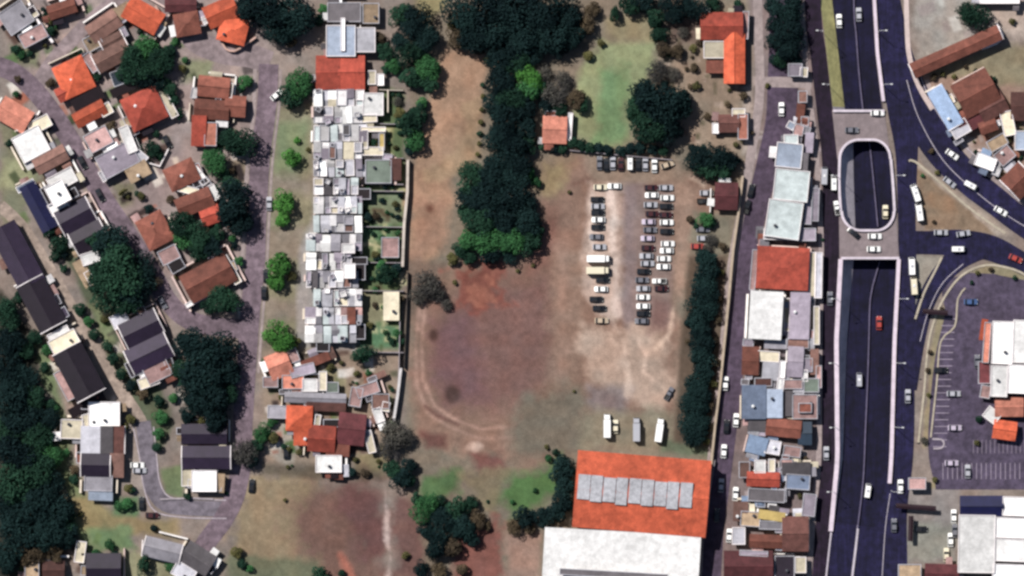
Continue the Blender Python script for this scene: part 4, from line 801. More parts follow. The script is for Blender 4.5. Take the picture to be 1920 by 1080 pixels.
# -- east
B('very long narrow brown roof slanting up to the east', [(1790, 98, 176, 26, -24, 'gable', 'rust', 4.2, 'e')], 'long_shed', 'shed')
B('narrow sky blue roof beside the curved branch road', [(1770, 202, 78, 28, 60, 'shed', 'sky', 3.8, 'e')], 'shop', 'shop')
B('large weathered maroon roof in the north-east', [(1828, 176, 70, 66, -28, 'gable', 'rust', 4.2, ''), (1858, 200, 50, 40, -28, 'gable', 'dbrown', 3.4, ''), (1826, 228, 60, 22, -28, 'shed', 'maroon', 3.2, '')], 'workshop', 'workshop')
B('small pale blue roof where the branch road curves', [(1798, 242, 32, 26, -30, 'flat', 'light', 3.3, '')], 'shop', 'shop')
B('rust and cream roofs on the north-eastern edge', [(1850, 236, 30, 24, -20, 'gable', 'rust', 3.1, ''), (1888, 232, 20, 44, -12, 'flat', 'cream', 3.0, ''), (1908, 200, 26, 50, 0, 'gable', 'dbrown', 3.1, ''), (1868, 268, 34, 20, -30, 'flat', 'tan', 2.8, '')], 'workshop', 'workshop')
B('white roof triangle beside the outer branch road', [(1846, 304, 36, 22, 20, 'flat', 'white', 3.2, ''), (1882, 292, 30, 26, -40, 'flat', 'pink', 3.0, ''), (1912, 264, 20, 34, 0, 'flat', 'lblue', 3.2, '')], 'shop', 'shop')
B('maroon roof at the eastern edge above the branch road', [(1908, 340, 44, 50, -44, 'gable', 'rust', 3.6, 'e')], 'shop', 'shop')
B('white supermarket roof with dark seams and a pink side', [(1876, 642, 36, 78, 2, 'flat', 'white', 5.6, 'e'), (1916, 640, 38, 78, 2, 'flat', 'white', 5.6, 'e'), (1848, 642, 10, 74, 4, 'flat', 'salmon', 3.6, ''), (1870, 714, 28, 56, 2, 'flat', 'white', 5.5, 'e'), (1908, 710, 40, 52, 2, 'flat', 'white', 5.5, 'e'), (1842, 618, 8, 36, 8, 'shed', 'orange', 3.2, ''), (1844, 698, 20, 40, 0, 'flat', 'maroon', 2.7, ''), (1846, 734, 16, 22, 10, 'flat', 'pink', 2.6, '')], 'supermarket', 'supermarket')
B('pink tiled canopies south of the supermarket', [(1890, 762, 50, 34, 0, 'gable', 'salmon', 3.4, ''), (1882, 806, 40, 32, 8, 'gable', 'orange', 3.2, ''), (1858, 778, 26, 22, 38, 'flat', 'white', 3.0, '')], 'canopy_building', 'building')
B('navy blue ribbed roof south of the parking lot', [(1838, 948, 78, 36, 0, 'gable', 'navy', 4.8, '')], 'warehouse', 'warehouse')
B('white flat warehouse roof below the navy one', [(1828, 1018, 66, 106, 1, 'flat', 'white', 5.6, ''), (1900, 948, 44, 34, 2, 'flat', 'white', 5.2, '')], 'warehouse', 'warehouse')
B('three white roof bays with grey seams at the south-eastern edge', [(1894, 988, 62, 36, 2, 'flat', 'white', 5.3, ''), (1894, 1030, 62, 40, 2, 'flat', 'white', 5.3, ''), (1890, 1072, 62, 30, 2, 'flat', 'white', 5.3, '')], 'warehouse', 'warehouse')
B('maroon roof at the southern edge near the white warehouse', [(1764, 1074, 60, 32, 2, 'gable', 'maroon', 3.6, ''), (1704, 1076, 40, 36, 0, 'flat', 'tan', 2.9, '')], 'workshop', 'workshop')
B('small pink kiosk roof beside the southern frontage road', [(1718, 906, 30, 20, 0, 'flat', 'pink', 2.9, '')], 'kiosk', 'kiosk')
B('white framed structure in the northern strip beside the street tree', [(1490, 132, 24, 22, 0, 'flat', 'lilac', 2.8, '')], 'kiosk', 'kiosk')
B('bright white flat roof at the very north-eastern edge', [(1872, 0, 72, 14, 0, 'flat', 'white', 3.4, '')], 'workshop', 'workshop')

# garden walls and fences
def wall(label, pts, h=2.2, w_=1.6, m=None, name='garden_wall', cat='wall', smooth=False):
    mb = MB(); strip_solid(mb, pts, w_, 0, h, 14, smooth); tag(mb.build(name, m or mat('wall_paint', col(226, 212, 200), .9, .5, .2)), label, cat, 'boundary walls of the plots')
wall('long cream wall between the gardens and the dirt strip', [(765, 300), (764, 360), (758, 420), (755, 500)], 2.4, 5)
wall('pale wall in front of the gardens, south of the grey leafless tree', [(750, 600), (748, 700), (742, 780)], 2.2, 1.4, M_conc)
wall('white wall along the south cluster, slanting beside the leafless tree', [(752, 690), (746, 740), (738, 790)], 2.4, 5, mat('whitewash', col(236, 230, 230), .9, .5, .2))
wall('cream wall between the dark hedge row and the street', [(1392, 330), (1384, 400), (1374, 470), (1366, 560), (1358, 640), (1350, 720), (1340, 800), (1334, 860), (1328, 940), (1320, 1010)], 2.3, 4, mat('wall_cream', col(206, 186, 164), .9, .5, .2))
wall('thin white wall around the north-west corner plot', [(55, 6), (68, 34), (84, 58), (100, 80)], 2.2, 5, M_trim)
wall('short white wall inside the north-west corner plot', [(50, 40), (60, 56)], 2, 3, M_trim)
wall('pale curved wall around the front of the orange cul-de-sac house', [(414, 76), (424, 92), (440, 96), (460, 84), (480, 70)], 1.6, 3.5, mat('wall_peach', col(230, 190, 176), .9, .5, .2), smooth=True)
wall('white wall on the east side of the orange house at the northern edge', [(292, 12), (308, 36), (285, 56)], 1.8, 4, mat('wall_peach', col(230, 190, 176), .9, .5, .2))
wall('low wall around the green garden in the courtyard', [(262, 300), (300, 312), (316, 280)], 1.6, 2.4, M_trim)
wall('dark weathered fence between the gardens and the field', [(765, 510), (762, 600), (758, 690)], 1.8, 1.6, mat('dark_fence', col(70, 64, 62), .9, .5, .3), 'garden_fence', 'fence')
wall('thin fence along the warehouse side of the street', [(1340, 862), (1330, 930), (1318, 1010)], 1.8, 1.2, M_conc, 'wire_fence', 'fence')
wall('cream kerb wall on the north side of the bend garden', [(300, 936), (360, 934), (400, 936)], .5, 3, M_conc)
wall('white curved wall at the end of the long brown roof', [(1866, 44), (1880, 66), (1868, 82), (1840, 92)], 2, 3.4, M_trim, smooth=True)
wall('pale wall along the northern verge of the dirt car park', [(1068, 282), (1150, 290), (1260, 300)], 1.5, 1.2, M_conc)
wall('white picket fence around the grey south-west house', [(268, 1012), (266, 1042), (330, 1056)], 1.2, 2, M_trim, 'picket_fence', 'fence')
wall('stone garden wall between the first two northern gardens', [(690, 168), (756, 170)], 1.8, 1.4)
for i, y in enumerate((232, 296, 345, 358, 425, 492, 545, 660)):
    wall('garden cross wall, %s from the north in the eastern gardens' % ordn[i], [(680, y), (757, y + 1)], 1.9, 1.3, M_conc)

# ---------------------------------------------------------------- vehicles
def loft(secs, closed=True):
    """secs: list of (x, [(y,z)...]) cross sections with equal point counts"""
    v = []; f = []; k = len(secs[0][1])
    for x, pts in secs: v += [(x, y, z) for y, z in pts]
    for i in range(len(secs) - 1):
        for j in range(k):
            a = i * k + j; b = i * k + (j + 1) % k; f.append((a, b, b + k, a + k))
    f.append(tuple(range(k))[::-1]); f.append(tuple((len(secs) - 1) * k + i for i in range(k)))
    return v, f
def car_sec(hw, zb, zt, top=None):
    t = top if top else hw * .93
    return [(-hw, zb), (-hw, zt * .72 + zb * .28), (-t, zt), (t, zt), (hw, zt * .72 + zb * .28), (hw, zb)]
VC = {'white': (.78, .77, .75), 'cream': (.62, .56, .42), 'silver': (.34, .34, .37), 'grey': (.13, .13, .15), 'black': (.012, .012, .014), 'maroon': (.045, .012, .014), 'red': (.32, .05, .04), 'tan': (.42, .33, .24), 'blue': (.05, .09, .2), 'lilac': (.42, .36, .44)}
M_car = {}
for k_, c_ in VC.items():
    m = bpy.data.materials.new('paint_' + k_); m.use_nodes = True; b_ = m.node_tree.nodes['Principled BSDF']; b_.inputs['Base Color'].default_value = (*c_, 1); b_.inputs['Roughness'].default_value = .32; b_.inputs['Coat Weight'].default_value = .3
    M_car[k_] = m
M_tyre = mat('tyre_rubber', (.015, .015, .015), .9, 2, .1); M_lamp = mat('lamp_glass', (.6, .6, .55), .2, 1, .1); M_bed = mat('bed_liner', (.03, .03, .03), .8, 1, .2); M_cg = mat('car_glass', (.012, .015, .02), .08, 1, .1)
protos = {}
def wheels(root, xs_, hw, r):
    for x in xs_:
        for s_ in (-1, 1):
            mb = MB(); mb.cyl((x, s_ * (hw - .22), r), (x, s_ * (hw + .01), r), r, r, 12); mb.build('wheel', M_tyre, root)
def make_vehicle(kind, colour):
    root = empty('car'); mt = M_car[colour]
    if kind == 'car':
        L, W_ = 2.15, .88
        v, f = loft([(-L, car_sec(W_ * .86, .35, .72)), (-L + .15, car_sec(W_ * .96, .25, .86)), (-1.1, car_sec(W_, .22, .92)), (0, car_sec(W_, .22, .93)), (.95, car_sec(W_, .22, .9)), (L - .35, car_sec(W_ * .96, .24, .74)), (L, car_sec(W_ * .8, .32, .58))])
        bo = obj('body', v, f, mt, root, smooth=False)
        v, f = loft([(-1.25, [(-.66, 1.36), (-.66, 1.4), (.66, 1.4), (.66, 1.36)]), (.22, [(-.66, 1.36), (-.66, 1.42), (.66, 1.42), (.66, 1.36)])]); obj('cabin_roof', v, f, mt, root)
        v, f = loft([(-1.85, [(-.78, .86), (.78, .86), (.72, .9), (-.72, .9)]), (-1.25, [(-.8, .88), (.8, .88), (.62, 1.37), (-.62, 1.37)]), (.22, [(-.8, .88), (.8, .88), (.62, 1.37), (-.62, 1.37)]), (1.0, [(-.78, .86), (.78, .86), (.72, .9), (-.72, .9)])]); obj('window_glass', v, f, M_cg, root)
        wheels(root, (-1.3, 1.35), W_, .31)
        for s_ in (-1, 1):
            mb = MB(); mb.box(L - .22, L - .06, s_ * .6 - .16, s_ * .6 + .16, .52, .66); mb.build('headlight', M_lamp, root)
    elif kind == 'pickup':
        L, W_ = 2.6, .92
        v, f = loft([(-.55, car_sec(W_, .35, 1.0)), (.9, car_sec(W_, .35, 1.0)), (L - .3, car_sec(W_ * .97, .35, .98)), (L, car_sec(W_ * .85, .4, .8))]); obj('body', v, f, mt, root)
        v, f = loft([(-.5, [(-.8, 1.0), (.8, 1.0), (.68, 1.62), (-.68, 1.62)]), (.6, [(-.8, 1.0), (.8, 1.0), (.68, 1.62), (-.68, 1.62)]), (1.15, [(-.8, .98), (.8, .98), (.76, 1.02), (-.76, 1.02)])]); obj('window_glass', v, f, M_cg, root)
        mb = MB(); mb.box(-.5, .58, -.7, .7, 1.62, 1.7); mb.build('cabin_roof', mt, root)
        mb = MB(); mb.box(-L, -.56, -W_, -W_ + .1, .45, 1.02); mb.box(-L, -.56, W_ - .1, W_, .45, 1.02); mb.box(-L, -L + .1, -W_ + .1, W_ - .1, .45, 1.02); mb.build('side_board', mt, root)
        mb = MB(); mb.box(-L + .1, -.56, -W_ + .1, W_ - .1, .45, .6); mb.build('load_bed', M_bed, root)
        wheels(root, (-1.7, 1.7), W_, .38)
    elif kind in ('van', 'bus', 'truck'):
        L, W_, H_ = {'van': (2.5, .95, 2.1), 'bus': (3.2, 1.1, 2.7), 'truck': (4.3, 1.25, 3.1)}[kind]
        if kind == 'truck':
            v, f = loft([(2.5, car_sec(1.1, .5, 2.4)), (3.7, car_sec(1.1, .5, 2.4)), (L, car_sec(1.05, .5, 1.6))]); obj('body', v, f, mt, root)
            mb = MB(); mb.box(-L, 2.3, -W_, W_, .9, H_); mb.build('cargo_box', mt, root)
            mb = MB(); mb.box(-L + .1, 2.5, -.5, .5, .55, .9); mb.build('chassis', M_bed, root)
            v, f = loft([(3.72, [(-.95, 1.65), (.95, 1.65), (.85, 2.3), (-.85, 2.3)]), (4.3, [(-.95, 1.62), (.95, 1.62), (.9, 1.68), (-.9, 1.68)])]); obj('windscreen', v, f, M_cg, root)
            wheels(root, (-3.1, -2.1, 3.2), 1.12, .45)
        else:
            v, f = loft([(-L, car_sec(W_ * .95, .35, H_ * .96)), (-L + .1, car_sec(W_, .3, H_)), (L - 1.1, car_sec(W_, .3, H_)), (L - .7, car_sec(W_, .3, H_ * .94)), (L - .12, car_sec(W_ * .97, .3, H_ * .55)), (L, car_sec(W_ * .9, .35, H_ * .45))]); obj('body', v, f, mt, root)
            v, f = loft([(L - .68, [(-W_ * .8, H_ * .93), (W_ * .8, H_ * .93), (W_ * .78, H_ * .96), (-W_ * .78, H_ * .96)]), (L - .1, [(-W_ * .86, H_ * .56), (W_ * .86, H_ * .56), (W_ * .84, H_ * .6), (-W_ * .84, H_ * .6)])]); obj('windscreen', v, f, M_cg, root)
            for s_ in (-1, 1):
                mb = MB(); mb.box(-L + .4, L - 1.2, s_ * W_ - .02, s_ * W_ + .02, H_ * .52, H_ * .76); mb.build('window_glass', M_cg, root)
            mb = MB(); mb.box(-.5, .5, -.45, .45, H_ - .01, H_ + .16); mb.build('roof_hatch', M_cool if colour != 'white' else M_car['silver'], root)
            wheels(root, (-L + .9, L - .9), W_, .38)
    root.name = {'car': 'parked_car', 'pickup': 'pickup_truck', 'van': 'van', 'bus': 'minibus', 'truck': 'box_truck'}[kind]
    return root
KN = {'car': 'car', 'pickup': 'pickup truck', 'van': 'van', 'bus': 'minibus', 'truck': 'box truck'}
def vehicle(kind, colour, px, py, ang, label, group, z=0.0):
    """ang: heading in degrees, 0 = nose to the east, 90 = nose to the north"""
    loc = P(px, py, z); rz = math.radians(ang)
    if (kind, colour) not in protos:
        r = make_vehicle(kind, colour); r.location = loc; r.rotation_euler = (0, 0, rz); protos[(kind, colour)] = r
    else: r = copy_tree(protos[(kind, colour)], None, loc, rz)
    r.scale = (1.08, 1.1, 1.05) if kind == 'car' else (.92, .92, .95); return tag(r, label, KN[kind], group)
def row(items, where, group, axis='north'):
    cnt = {}; tot = {}
    for it in items: tot[(it[0], it[1])] = tot.get((it[0], it[1]), 0) + 1
    for it in items:
        k, c, x, y, a = it[:5]; n = cnt.get((k, c), 0); cnt[(k, c)] = n + 1
        cn = c
        lab = ('only %s %s in %s' % (cn, KN[k], where)) if tot[(k, c)] == 1 else ('%s %s, %s %s one from the %s in %s' % (cn, KN[k], ordn[n], cn, axis, where))
        vehicle(k, c, x, y, a, lab, group, it[5] if len(it) > 5 else 0)
G1 = 'vehicles parked in the dirt lot'
row([('car', 'cream', 1126, 351, 0), ('car', 'white', 1152, 349, 180), ('car', 'black', 1120, 374, 0), ('car', 'silver', 1121, 387, 0), ('car', 'black', 1121, 399, 0), ('car', 'white', 1122, 412, 180), ('car', 'black', 1121, 426, 0), ('car', 'grey', 1118, 444, 180), ('car', 'silver', 1124, 463, 0),
     ('truck', 'white', 1122, 485, 0), ('truck', 'cream', 1121, 507, 0), ('car', 'black', 1130, 525, 0), ('car', 'white', 1127, 542, 180), ('car', 'black', 1118, 561, 0), ('car', 'black', 1124, 578, 0), ('car', 'tan', 1128, 601, 0)], 'the west column of the dirt lot', G1)
row([('car', 'grey', 1124, 306, 90), ('car', 'black', 1137, 309, 90), ('car', 'silver', 1149, 306, 90), ('car', 'maroon', 1164, 308, 90), ('van', 'white', 1181, 306, 90), ('car', 'black', 1197, 308, 90), ('car', 'silver', 1210, 308, 90), ('car', 'white', 1227, 311, 90), ('car', 'tan', 1251, 309, 20)], 'the top row of the dirt lot', G1, 'west')
row([('car', 'maroon', 1221, 352, 0), ('car', 'white', 1222, 366, 180), ('car', 'silver', 1220, 384, 0), ('car', 'maroon', 1223, 401, 0), ('car', 'lilac', 1216, 416, 180), ('car', 'grey', 1219, 431, 0), ('car', 'lilac', 1214, 447, 180), ('car', 'maroon', 1215, 465, 0), ('car', 'silver', 1212, 480, 180), ('car', 'silver', 1214, 494, 0), ('car', 'black', 1207, 509, 0), ('car', 'grey', 1204, 525, 0), ('car', 'silver', 1206, 541, 180), ('car', 'white', 1206, 557, 0), ('car', 'white', 1206, 574, 180), ('car', 'black', 1206, 588, 0), ('car', 'grey', 1203, 602, 180)], 'the middle column of the dirt lot', G1)
row([('car', 'silver', 1249, 352, 0), ('car', 'white', 1251, 371, 0), ('car', 'black', 1249, 387, 0), ('car', 'maroon', 1248, 403, 0), ('car', 'white', 1250, 417, 0), ('car', 'black', 1250, 434, 0), ('car', 'white', 1252, 457, 0), ('car', 'white', 1250, 470, 180), ('car', 'white', 1245, 485, 0), ('car', 'white', 1244, 500, 180), ('pickup', 'white', 1236, 527, 180), ('car', 'maroon', 1240, 541, 0)], 'the east column of the dirt lot', G1)
row([('pickup', 'black', 1320, 377, 0), ('car', 'silver', 1325, 362, 0), ('car', 'grey', 1318, 430, 0), ('car', 'silver', 1320, 447, 0), ('car', 'red', 1308, 462, 0)], 'the group near the maroon roof', G1)
row([('truck', 'white', 1138, 798, 90), ('car', 'cream', 1154, 800, 90), ('truck', 'silver', 1193, 805, 90), ('truck', 'white', 1236, 806, 82), ('pickup', 'grey', 1254, 738, 60)], 'front of the orange warehouse', G1, 'west')
G2 = 'vehicles on the highway and its bridges'
def VZ(it): return (*it[:5], Zf(it[3]) + .02) if it[5] == 'u' else (*it[:5], it[5])
row([VZ(i) for i in [('car', 'white', 1575, 38, 92, 'u'), ('car', 'silver', 1612, 26, 92, 'u'), ('car', 'cream', 1662, 397, 90, 'u'), ('car', 'red', 1650, 606, 90, 'u'), ('van', 'silver', 1612, 712, 90, 'u'), ('van', 'white', 1627, 920, 82, 'u')]], 'the sunken highway', G2)
row([('bus', 'silver', 1545, 330, 88, .06), ('van', 'white', 1563, 344, 90, .06), ('pickup', 'white', 1569, 390, 100, .06), ('car', 'grey', 1556, 560, 90, .06), ('car', 'silver', 1549, 850, 90, .06)], 'the western frontage road', G2)
row([('car', 'grey', 1597, 244, 0, .15), ('car', 'white', 1645, 212, 0, .15), ('car', 'white', 1640, 443, 0, .15), ('car', 'white', 1638, 467, 0, .15), ('car', 'black', 1600, 437, 140, .15)], 'the group on the overpasses', G2)
row([('bus', 'white', 1716, 362, 108, .08), ('bus', 'white', 1723, 398, 98, .08), ('bus', 'white', 1709, 499, 92, .08), ('bus', 'cream', 1713, 536, 94, .08), ('van', 'white', 1820, 348, -28, .12), ('car', 'white', 1785, 290, -35, .12), ('car', 'silver', 1780, 342, -38, .12), ('car', 'white', 1876, 396, -30, .12), ('car', 'silver', 1764, 436, 0, .1), ('car', 'silver', 1806, 438, 10, .1), ('van', 'white', 1797, 467, 0, .1), ('car', 'red', 1904, 485, -24, .1)], 'the eastern junction', G2)
row([('car', 'silver', 1702, 743, 90, .08), ('car', 'white', 1688, 912, 90, .08), ('car', 'grey', 1676, 985, 90, .08)], 'the southern part of the eastern frontage road', G2)
G3 = 'cars in the western streets'
row([('car', 'black', 155, 305, -62, .07), ('car', 'black', 188, 366, -62, .07), ('car', 'black', 314, 266, -62, .02), ('car', 'grey', 305, 567, -62, .07)], 'the western lanes', G3)
row([('car', 'white', 519, 178, 40, .07), ('car', 'silver', 505, 382, 90, .08), ('car', 'black', 499, 517, 90, .08), ('car', 'black', 495, 549, 90, .08), ('car', 'grey', 507, 715, 0, .02), ('car', 'black', 537, 848, 90, .02), ('car', 'black', 472, 911, 84, .02)], 'the long residential street', G3)
row([('car', 'black', 266, 944, 90, .02), ('car', 'maroon', 286, 966, 0, .02), ('car', 'white', 258, 872, 0, .02), ('car', 'silver', 262, 882, 0, .02)], 'the south-west lane bend', G3)
row([('car', 'white', 1465, 205, 90, .06), ('car', 'black', 1408, 358, 76, .06), ('pickup', 'black', 1401, 388, 76, .06), ('car', 'white', 1360, 719, 86, .06), ('car', 'white', 1380, 788, 86, .06), ('car', 'black', 1362, 800, 86, .06), ('car', 'white', 1357, 846, 86, .06), ('car', 'silver', 1352, 910, 86, .06), ('car', 'white', 1379, 926, 86, .03), ('car', 'black', 1344, 966, 86, .06), ('car', 'white', 1367, 1004, 86, .03)], 'the street beside the hedge row', 'cars in the street beside the hedge row')
row([('car', 'black', 1764, 694, 0, .05), ('car', 'grey', 1832, 678, 90, .05), ('car', 'silver', 1788, 738, 0, .05), ('car', 'lilac', 1790, 802, 0, .05), ('car', 'lilac', 1784, 868, 0, .05), ('car', 'blue', 1820, 566, 0, .05), ('car', 'silver', 1814, 884, 90, .05)], 'the asphalt parking lot', 'cars in the asphalt parking lot')
row([('car', 'black', 1726, 992, 0), ('car', 'grey', 1790, 995, 90), ('car', 'white', 1788, 968, 90), ('car', 'white', 1782, 1012, 90), ('car', 'cream', 1774, 1040, 90)], 'the pale yard beside the white warehouse', 'cars in the pale yard')
row([('car', 'black', 640, 378, 90), ('car', 'grey', 645, 404, 90), ('car', 'black', 606, 224, 0), ('pickup', 'maroon', 676, 368, 0)], 'the group between the terrace house roofs', 'cars between the terrace houses')

# added dark roofs on posts, standing in for the cast shadows of signs
def sign_shadow_roof(label, x, y, length, ang):
    r = tag(empty('sign_shadow', P(x, y), -math.radians(ang)), label, 'sign shadow roof', 'dark roofs shaped as sign shadows'); m = mat('sign_shadow_maroon', (.016, .006, .010), .7, 1, .2)
    mb = MB(); mb.v = [(-length / 2, -.85, 2.9), (length / 2, -.85, 2.9), (length / 2, 0, 3.2), (-length / 2, 0, 3.2), (length / 2, .85, 2.9), (-length / 2, .85, 2.9)]; mb.f = [(0, 1, 2, 3), (3, 2, 4, 5)]; mb.build('roof', m, r)  # added roof standing in for a sign's cast shadow
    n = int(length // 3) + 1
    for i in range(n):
        mb = MB(); xx = -length / 2 + .3 + i * (length - .6) / (n - 1); mb.cyl((xx, 0, 0), (xx, 0, 3.1), .08, .08, 8); mb.build('added_post', M_cool, r)
sign_shadow_roof('long dark roof shaped as sign shadow across the north of the pale yard', 1716, 950, 13.5, 4)
sign_shadow_roof('short dark roof shaped as sign shadow running north to south in the pale yard', 1706, 990, 8.5, 92)
sign_shadow_roof('dark roof strip shaped as sign shadow beside the cream kerb of the branch road', 1752, 585, 8.5, 4)

# white gable arch (umbrella) and pale loop kerb in the parking lot
tag(ribbon('kerb_loop', [(1748, 823), (1765, 824), (1770, 832), (1765, 840), (1750, 841)], 3.2, .2, M_kerb), 'pale U-shaped kerb loop at the south-west corner of the parking lot', 'kerb')
# street lamps along the highway
def lamp():
    r = empty('street_lamp'); m = M_cool
    mb = MB(); mb.cyl((0, 0, 0), (0, 0, 9), .11, .07, 8); mb.build('pole', m, r)
    mb = MB(); mb.cyl((0, 0, 8.9), (1.9, 0, 9.4), .05, .04, 6); mb.build('arm', m, r)
    mb = MB(); mb.box(1.7, 2.5, -.16, .16, 9.32, 9.48); mb.build('lamp_head', m, r); return r
lp = None
for nm, xf, ang in (('western', lambda y: Lx(y) - 5, 180), ('eastern', lambda y: Rx(y) + 5, 0)):
    for i, y in enumerate((60, 160, 330, 560, 680, 800, 920)):
        loc = P(xf(y), y); a = math.radians(ang)
        if lp is None: lp = lamp(); lp.location = loc; lp.rotation_euler = (0, 0, a); o = lp
        else: o = copy_tree(lp, None, loc, a)
        tag(o, 'steel street lamp, %s from the north on the %s rim of the highway' % (ordn[i], nm), 'street lamp', 'street lamps along the highway')

# ---------------------------------------------------------------- trees
def crown_mesh(seed, n_leaf, leaf, lobes, flat=.62, ragged=.25):
    """crown of radius 1 (scaled per tree): overlapping lobes filled with leaf clumps"""
    r = np.random.RandomState(seed); V = []; F = []; R = []
    L = [(0, 0, .55, .62)]
    for i in range(lobes):
        a = r.rand() * 2 * math.pi; d = .35 + .33 * r.rand(); s_ = .26 + .24 * r.rand(); L.append((d * math.cos(a), d * math.sin(a), .35 + .4 * r.rand(), s_))
    wts = np.array([l[3] ** 2 for l in L]); wts /= wts.sum()
    lobe_rnd = r.rand(len(L)); nb = 0
    for i in range(n_leaf):
        k = r.choice(len(L), p=wts); cx, cy, cz, s_ = L[k]
        d = r.normal(size=3); d /= np.linalg.norm(d); d[2] = d[2] if d[2] > -.3 else -d[2]
        rad = s_ * (.72 + .28 * r.rand() ** .5 + ragged * max(0, r.normal()) * .35)
        c = np.array([cx, cy, cz]) + d * rad * np.array([1, 1, flat / .62 * .8])
        nrm = d + r.normal(size=3) * .45 + np.array([0, 0, .35]); nrm /= np.linalg.norm(nrm)
        u = np.cross(nrm, [0, 0, 1.0]) + r.normal(size=3) * .01; u /= np.linalg.norm(u); v = np.cross(nrm, u); t = r.rand() * 6.28
        uu = u * math.cos(t) + v * math.sin(t); vv = -u * math.sin(t) + v * math.cos(t); q = leaf * (.55 + .8 * r.rand()); q2 = q * (.5 + .4 * r.rand())
        bend = nrm * q * .25
        V += [c - uu * q, c - vv * q2 + bend, c + uu * q, c + vv * q2 + bend]; F.append((nb, nb + 1, nb + 2)); F.append((nb, nb + 2, nb + 3)); R += [.25 * lobe_rnd[k] + .5 * r.rand()] * 2; nb += 4
    me = bpy.data.meshes.new('crown'); me.from_pydata([tuple(x) for x in V], [], F); me.update()
    a = me.attributes.new('rnd', 'FLOAT', 'FACE'); a.data.foreach_set('value', np.array(R, np.float32)); return me
def core_mesh(seed):
    pass
def trunk_mesh(seed, limbs=5):
    r = random.Random(seed); mb = MB(); mb.cyl((0, 0, 0), (.02, .01, .42), .055, .04, 8)
    for i in range(limbs):
        a = i * 2 * math.pi / limbs + r.uniform(-.3, .3); d = r.uniform(.3, .5); mb.cyl((.01, .01, .34), (d * math.cos(a), d * math.sin(a), r.uniform(.55, .75)), .028, .01, 6)
    me = bpy.data.meshes.new('trunk'); me.from_pydata(mb.v, [], mb.f); return me
def bare_mesh(seed):
    r = random.Random(seed); mb = MB()
    for i in range(90):
        a = r.uniform(0, 6.28); d = r.uniform(.3, 1.0); x, y = d * math.cos(a), d * math.sin(a); z = .5 + .35 * r.random() * (1.2 - d)
        mb.cyl((x * .3, y * .3, .4 + .15 * r.random()), (x, y, z), .014, .004, 4, False)
        for k in range(4): mb.cyl((x * .65, y * .65, z * .85), (x + r.uniform(-.2, .2), y + r.uniform(-.2, .2), z + r.uniform(0, .12)), .008, .003, 3, False)
    me = bpy.data.meshes.new('crown'); me.from_pydata(mb.v, [], mb.f); return me
MS = {}
MS['s'] = [crown_mesh(s_, 420, .13, 4, ragged=.15) for s_ in (1, 2, 3)]
MS['m'] = [crown_mesh(s_, 1100, .085, 8) for s_ in (4, 5, 6)]
MS['l'] = [crown_mesh(s_, 2400, .058, 13, ragged=.4) for s_ in (7, 8, 9, 10)]
MS['p'] = [crown_mesh(s_, 1100, .06, 14, ragged=.6) for s_ in (14, 15)]
TM = [trunk_mesh(s_) for s_ in (1, 2, 3)]; BM_ = [bare_mesh(s_) for s_ in (1, 2)]
LM = {'N': leaf_mat('leaf_blackish_green', (.0055, .0145, .0185), .5), 'D': leaf_mat('leaf_dark_green', (.0095, .028, .022), .5), 'G': leaf_mat('leaf_mid_green', (.020, .066, .032), .5),
      'B': leaf_mat('leaf_bright_green', (.040, .125, .034), .5), 'O': leaf_mat('leaf_olive', (.060, .060, .030), .4), 'P': leaf_mat('leaf_grey_purple', (.046, .046, .050), .4), 'K': leaf_mat('leaf_brownish', (.048, .038, .030), .4)}
LN = {'N': 'very dark green', 'D': 'dark green', 'G': 'mid green', 'B': 'bright green', 'O': 'olive brown', 'P': 'grey half-leafless', 'K': 'brown'}
M_bark = mat('bark', (.09, .07, .055), .95, 2, .3)
tr = random.Random(3); tcount = [0]
def tree(px, py, rpx, key, label, group, asp=1.0, hgt=None, rz=None):
    rad = rpx * S; h_ = hgt or (rad * 1.25 if rad > 2 else rad * 1.3); rz = tr.uniform(0, 6.28) if rz is None else rz
    small = rad < 2.0; i = tcount[0]; tcount[0] += 1
    r = empty('bush' if small else 'tree', P(px, py), rz); tag(r, label, 'bush' if small else 'tree', group)
    cls = 's' if rad < 2.6 else 'm' if rad < 4.6 else 'l'
    if key == 'P': cls = 'p'
    me = MS[cls][i % len(MS[cls])]
    c = bpy.data.objects.new('crown', me); C.objects.link(c); c.parent = r; c.scale = (rad * 1.08, rad * asp * 1.08, h_ * 1.0)
    if not me.materials: me.materials.append(LM['D'])
    c.material_slots[0].link = 'OBJECT'; c.material_slots[0].material = LM[key]
    if key == 'P':
        b = bpy.data.objects.new('branches', BM_[i % 2]); C.objects.link(b); b.parent = r; b.scale = (rad, rad, h_)
        if not b.data.materials: b.data.materials.append(mat('grey_bark', (.10, .09, .09), .95, 2, .3))
    t = bpy.data.objects.new('trunk' if not small else 'stem', TM[i % 3]); C.objects.link(t); t.parent = r; t.scale = (rad, rad, h_)
    if not TM[i % 3].materials: TM[i % 3].materials.append(M_bark)
    return r
def grove(items, where, group, axis='north', h=None):
    items = sorted(items, key=lambda t: t[1] if axis == 'north' else t[0]); cnt = {}; tot = {}
    def kk(t): return (t[3], 'bush' if t[2] * S < 2.0 else 'tree')
    for t in items: tot[kk(t)] = tot.get(kk(t), 0) + 1
    for t in items:
        k = kk(t); n = cnt.get(k, 0); cnt[k] = n + 1
        a = 'only' if tot[k] == 1 else ordn[n]
        lab = '%s %s %s %s' % (a, LN[k[0]], k[1], where) if tot[k] == 1 else '%s %s %s from the %s %s' % (a, LN[k[0]], k[1], axis, where)
        tree(t[0], t[1], t[2], t[3], lab, group, t[4] if len(t) > 4 else 1.0, h)
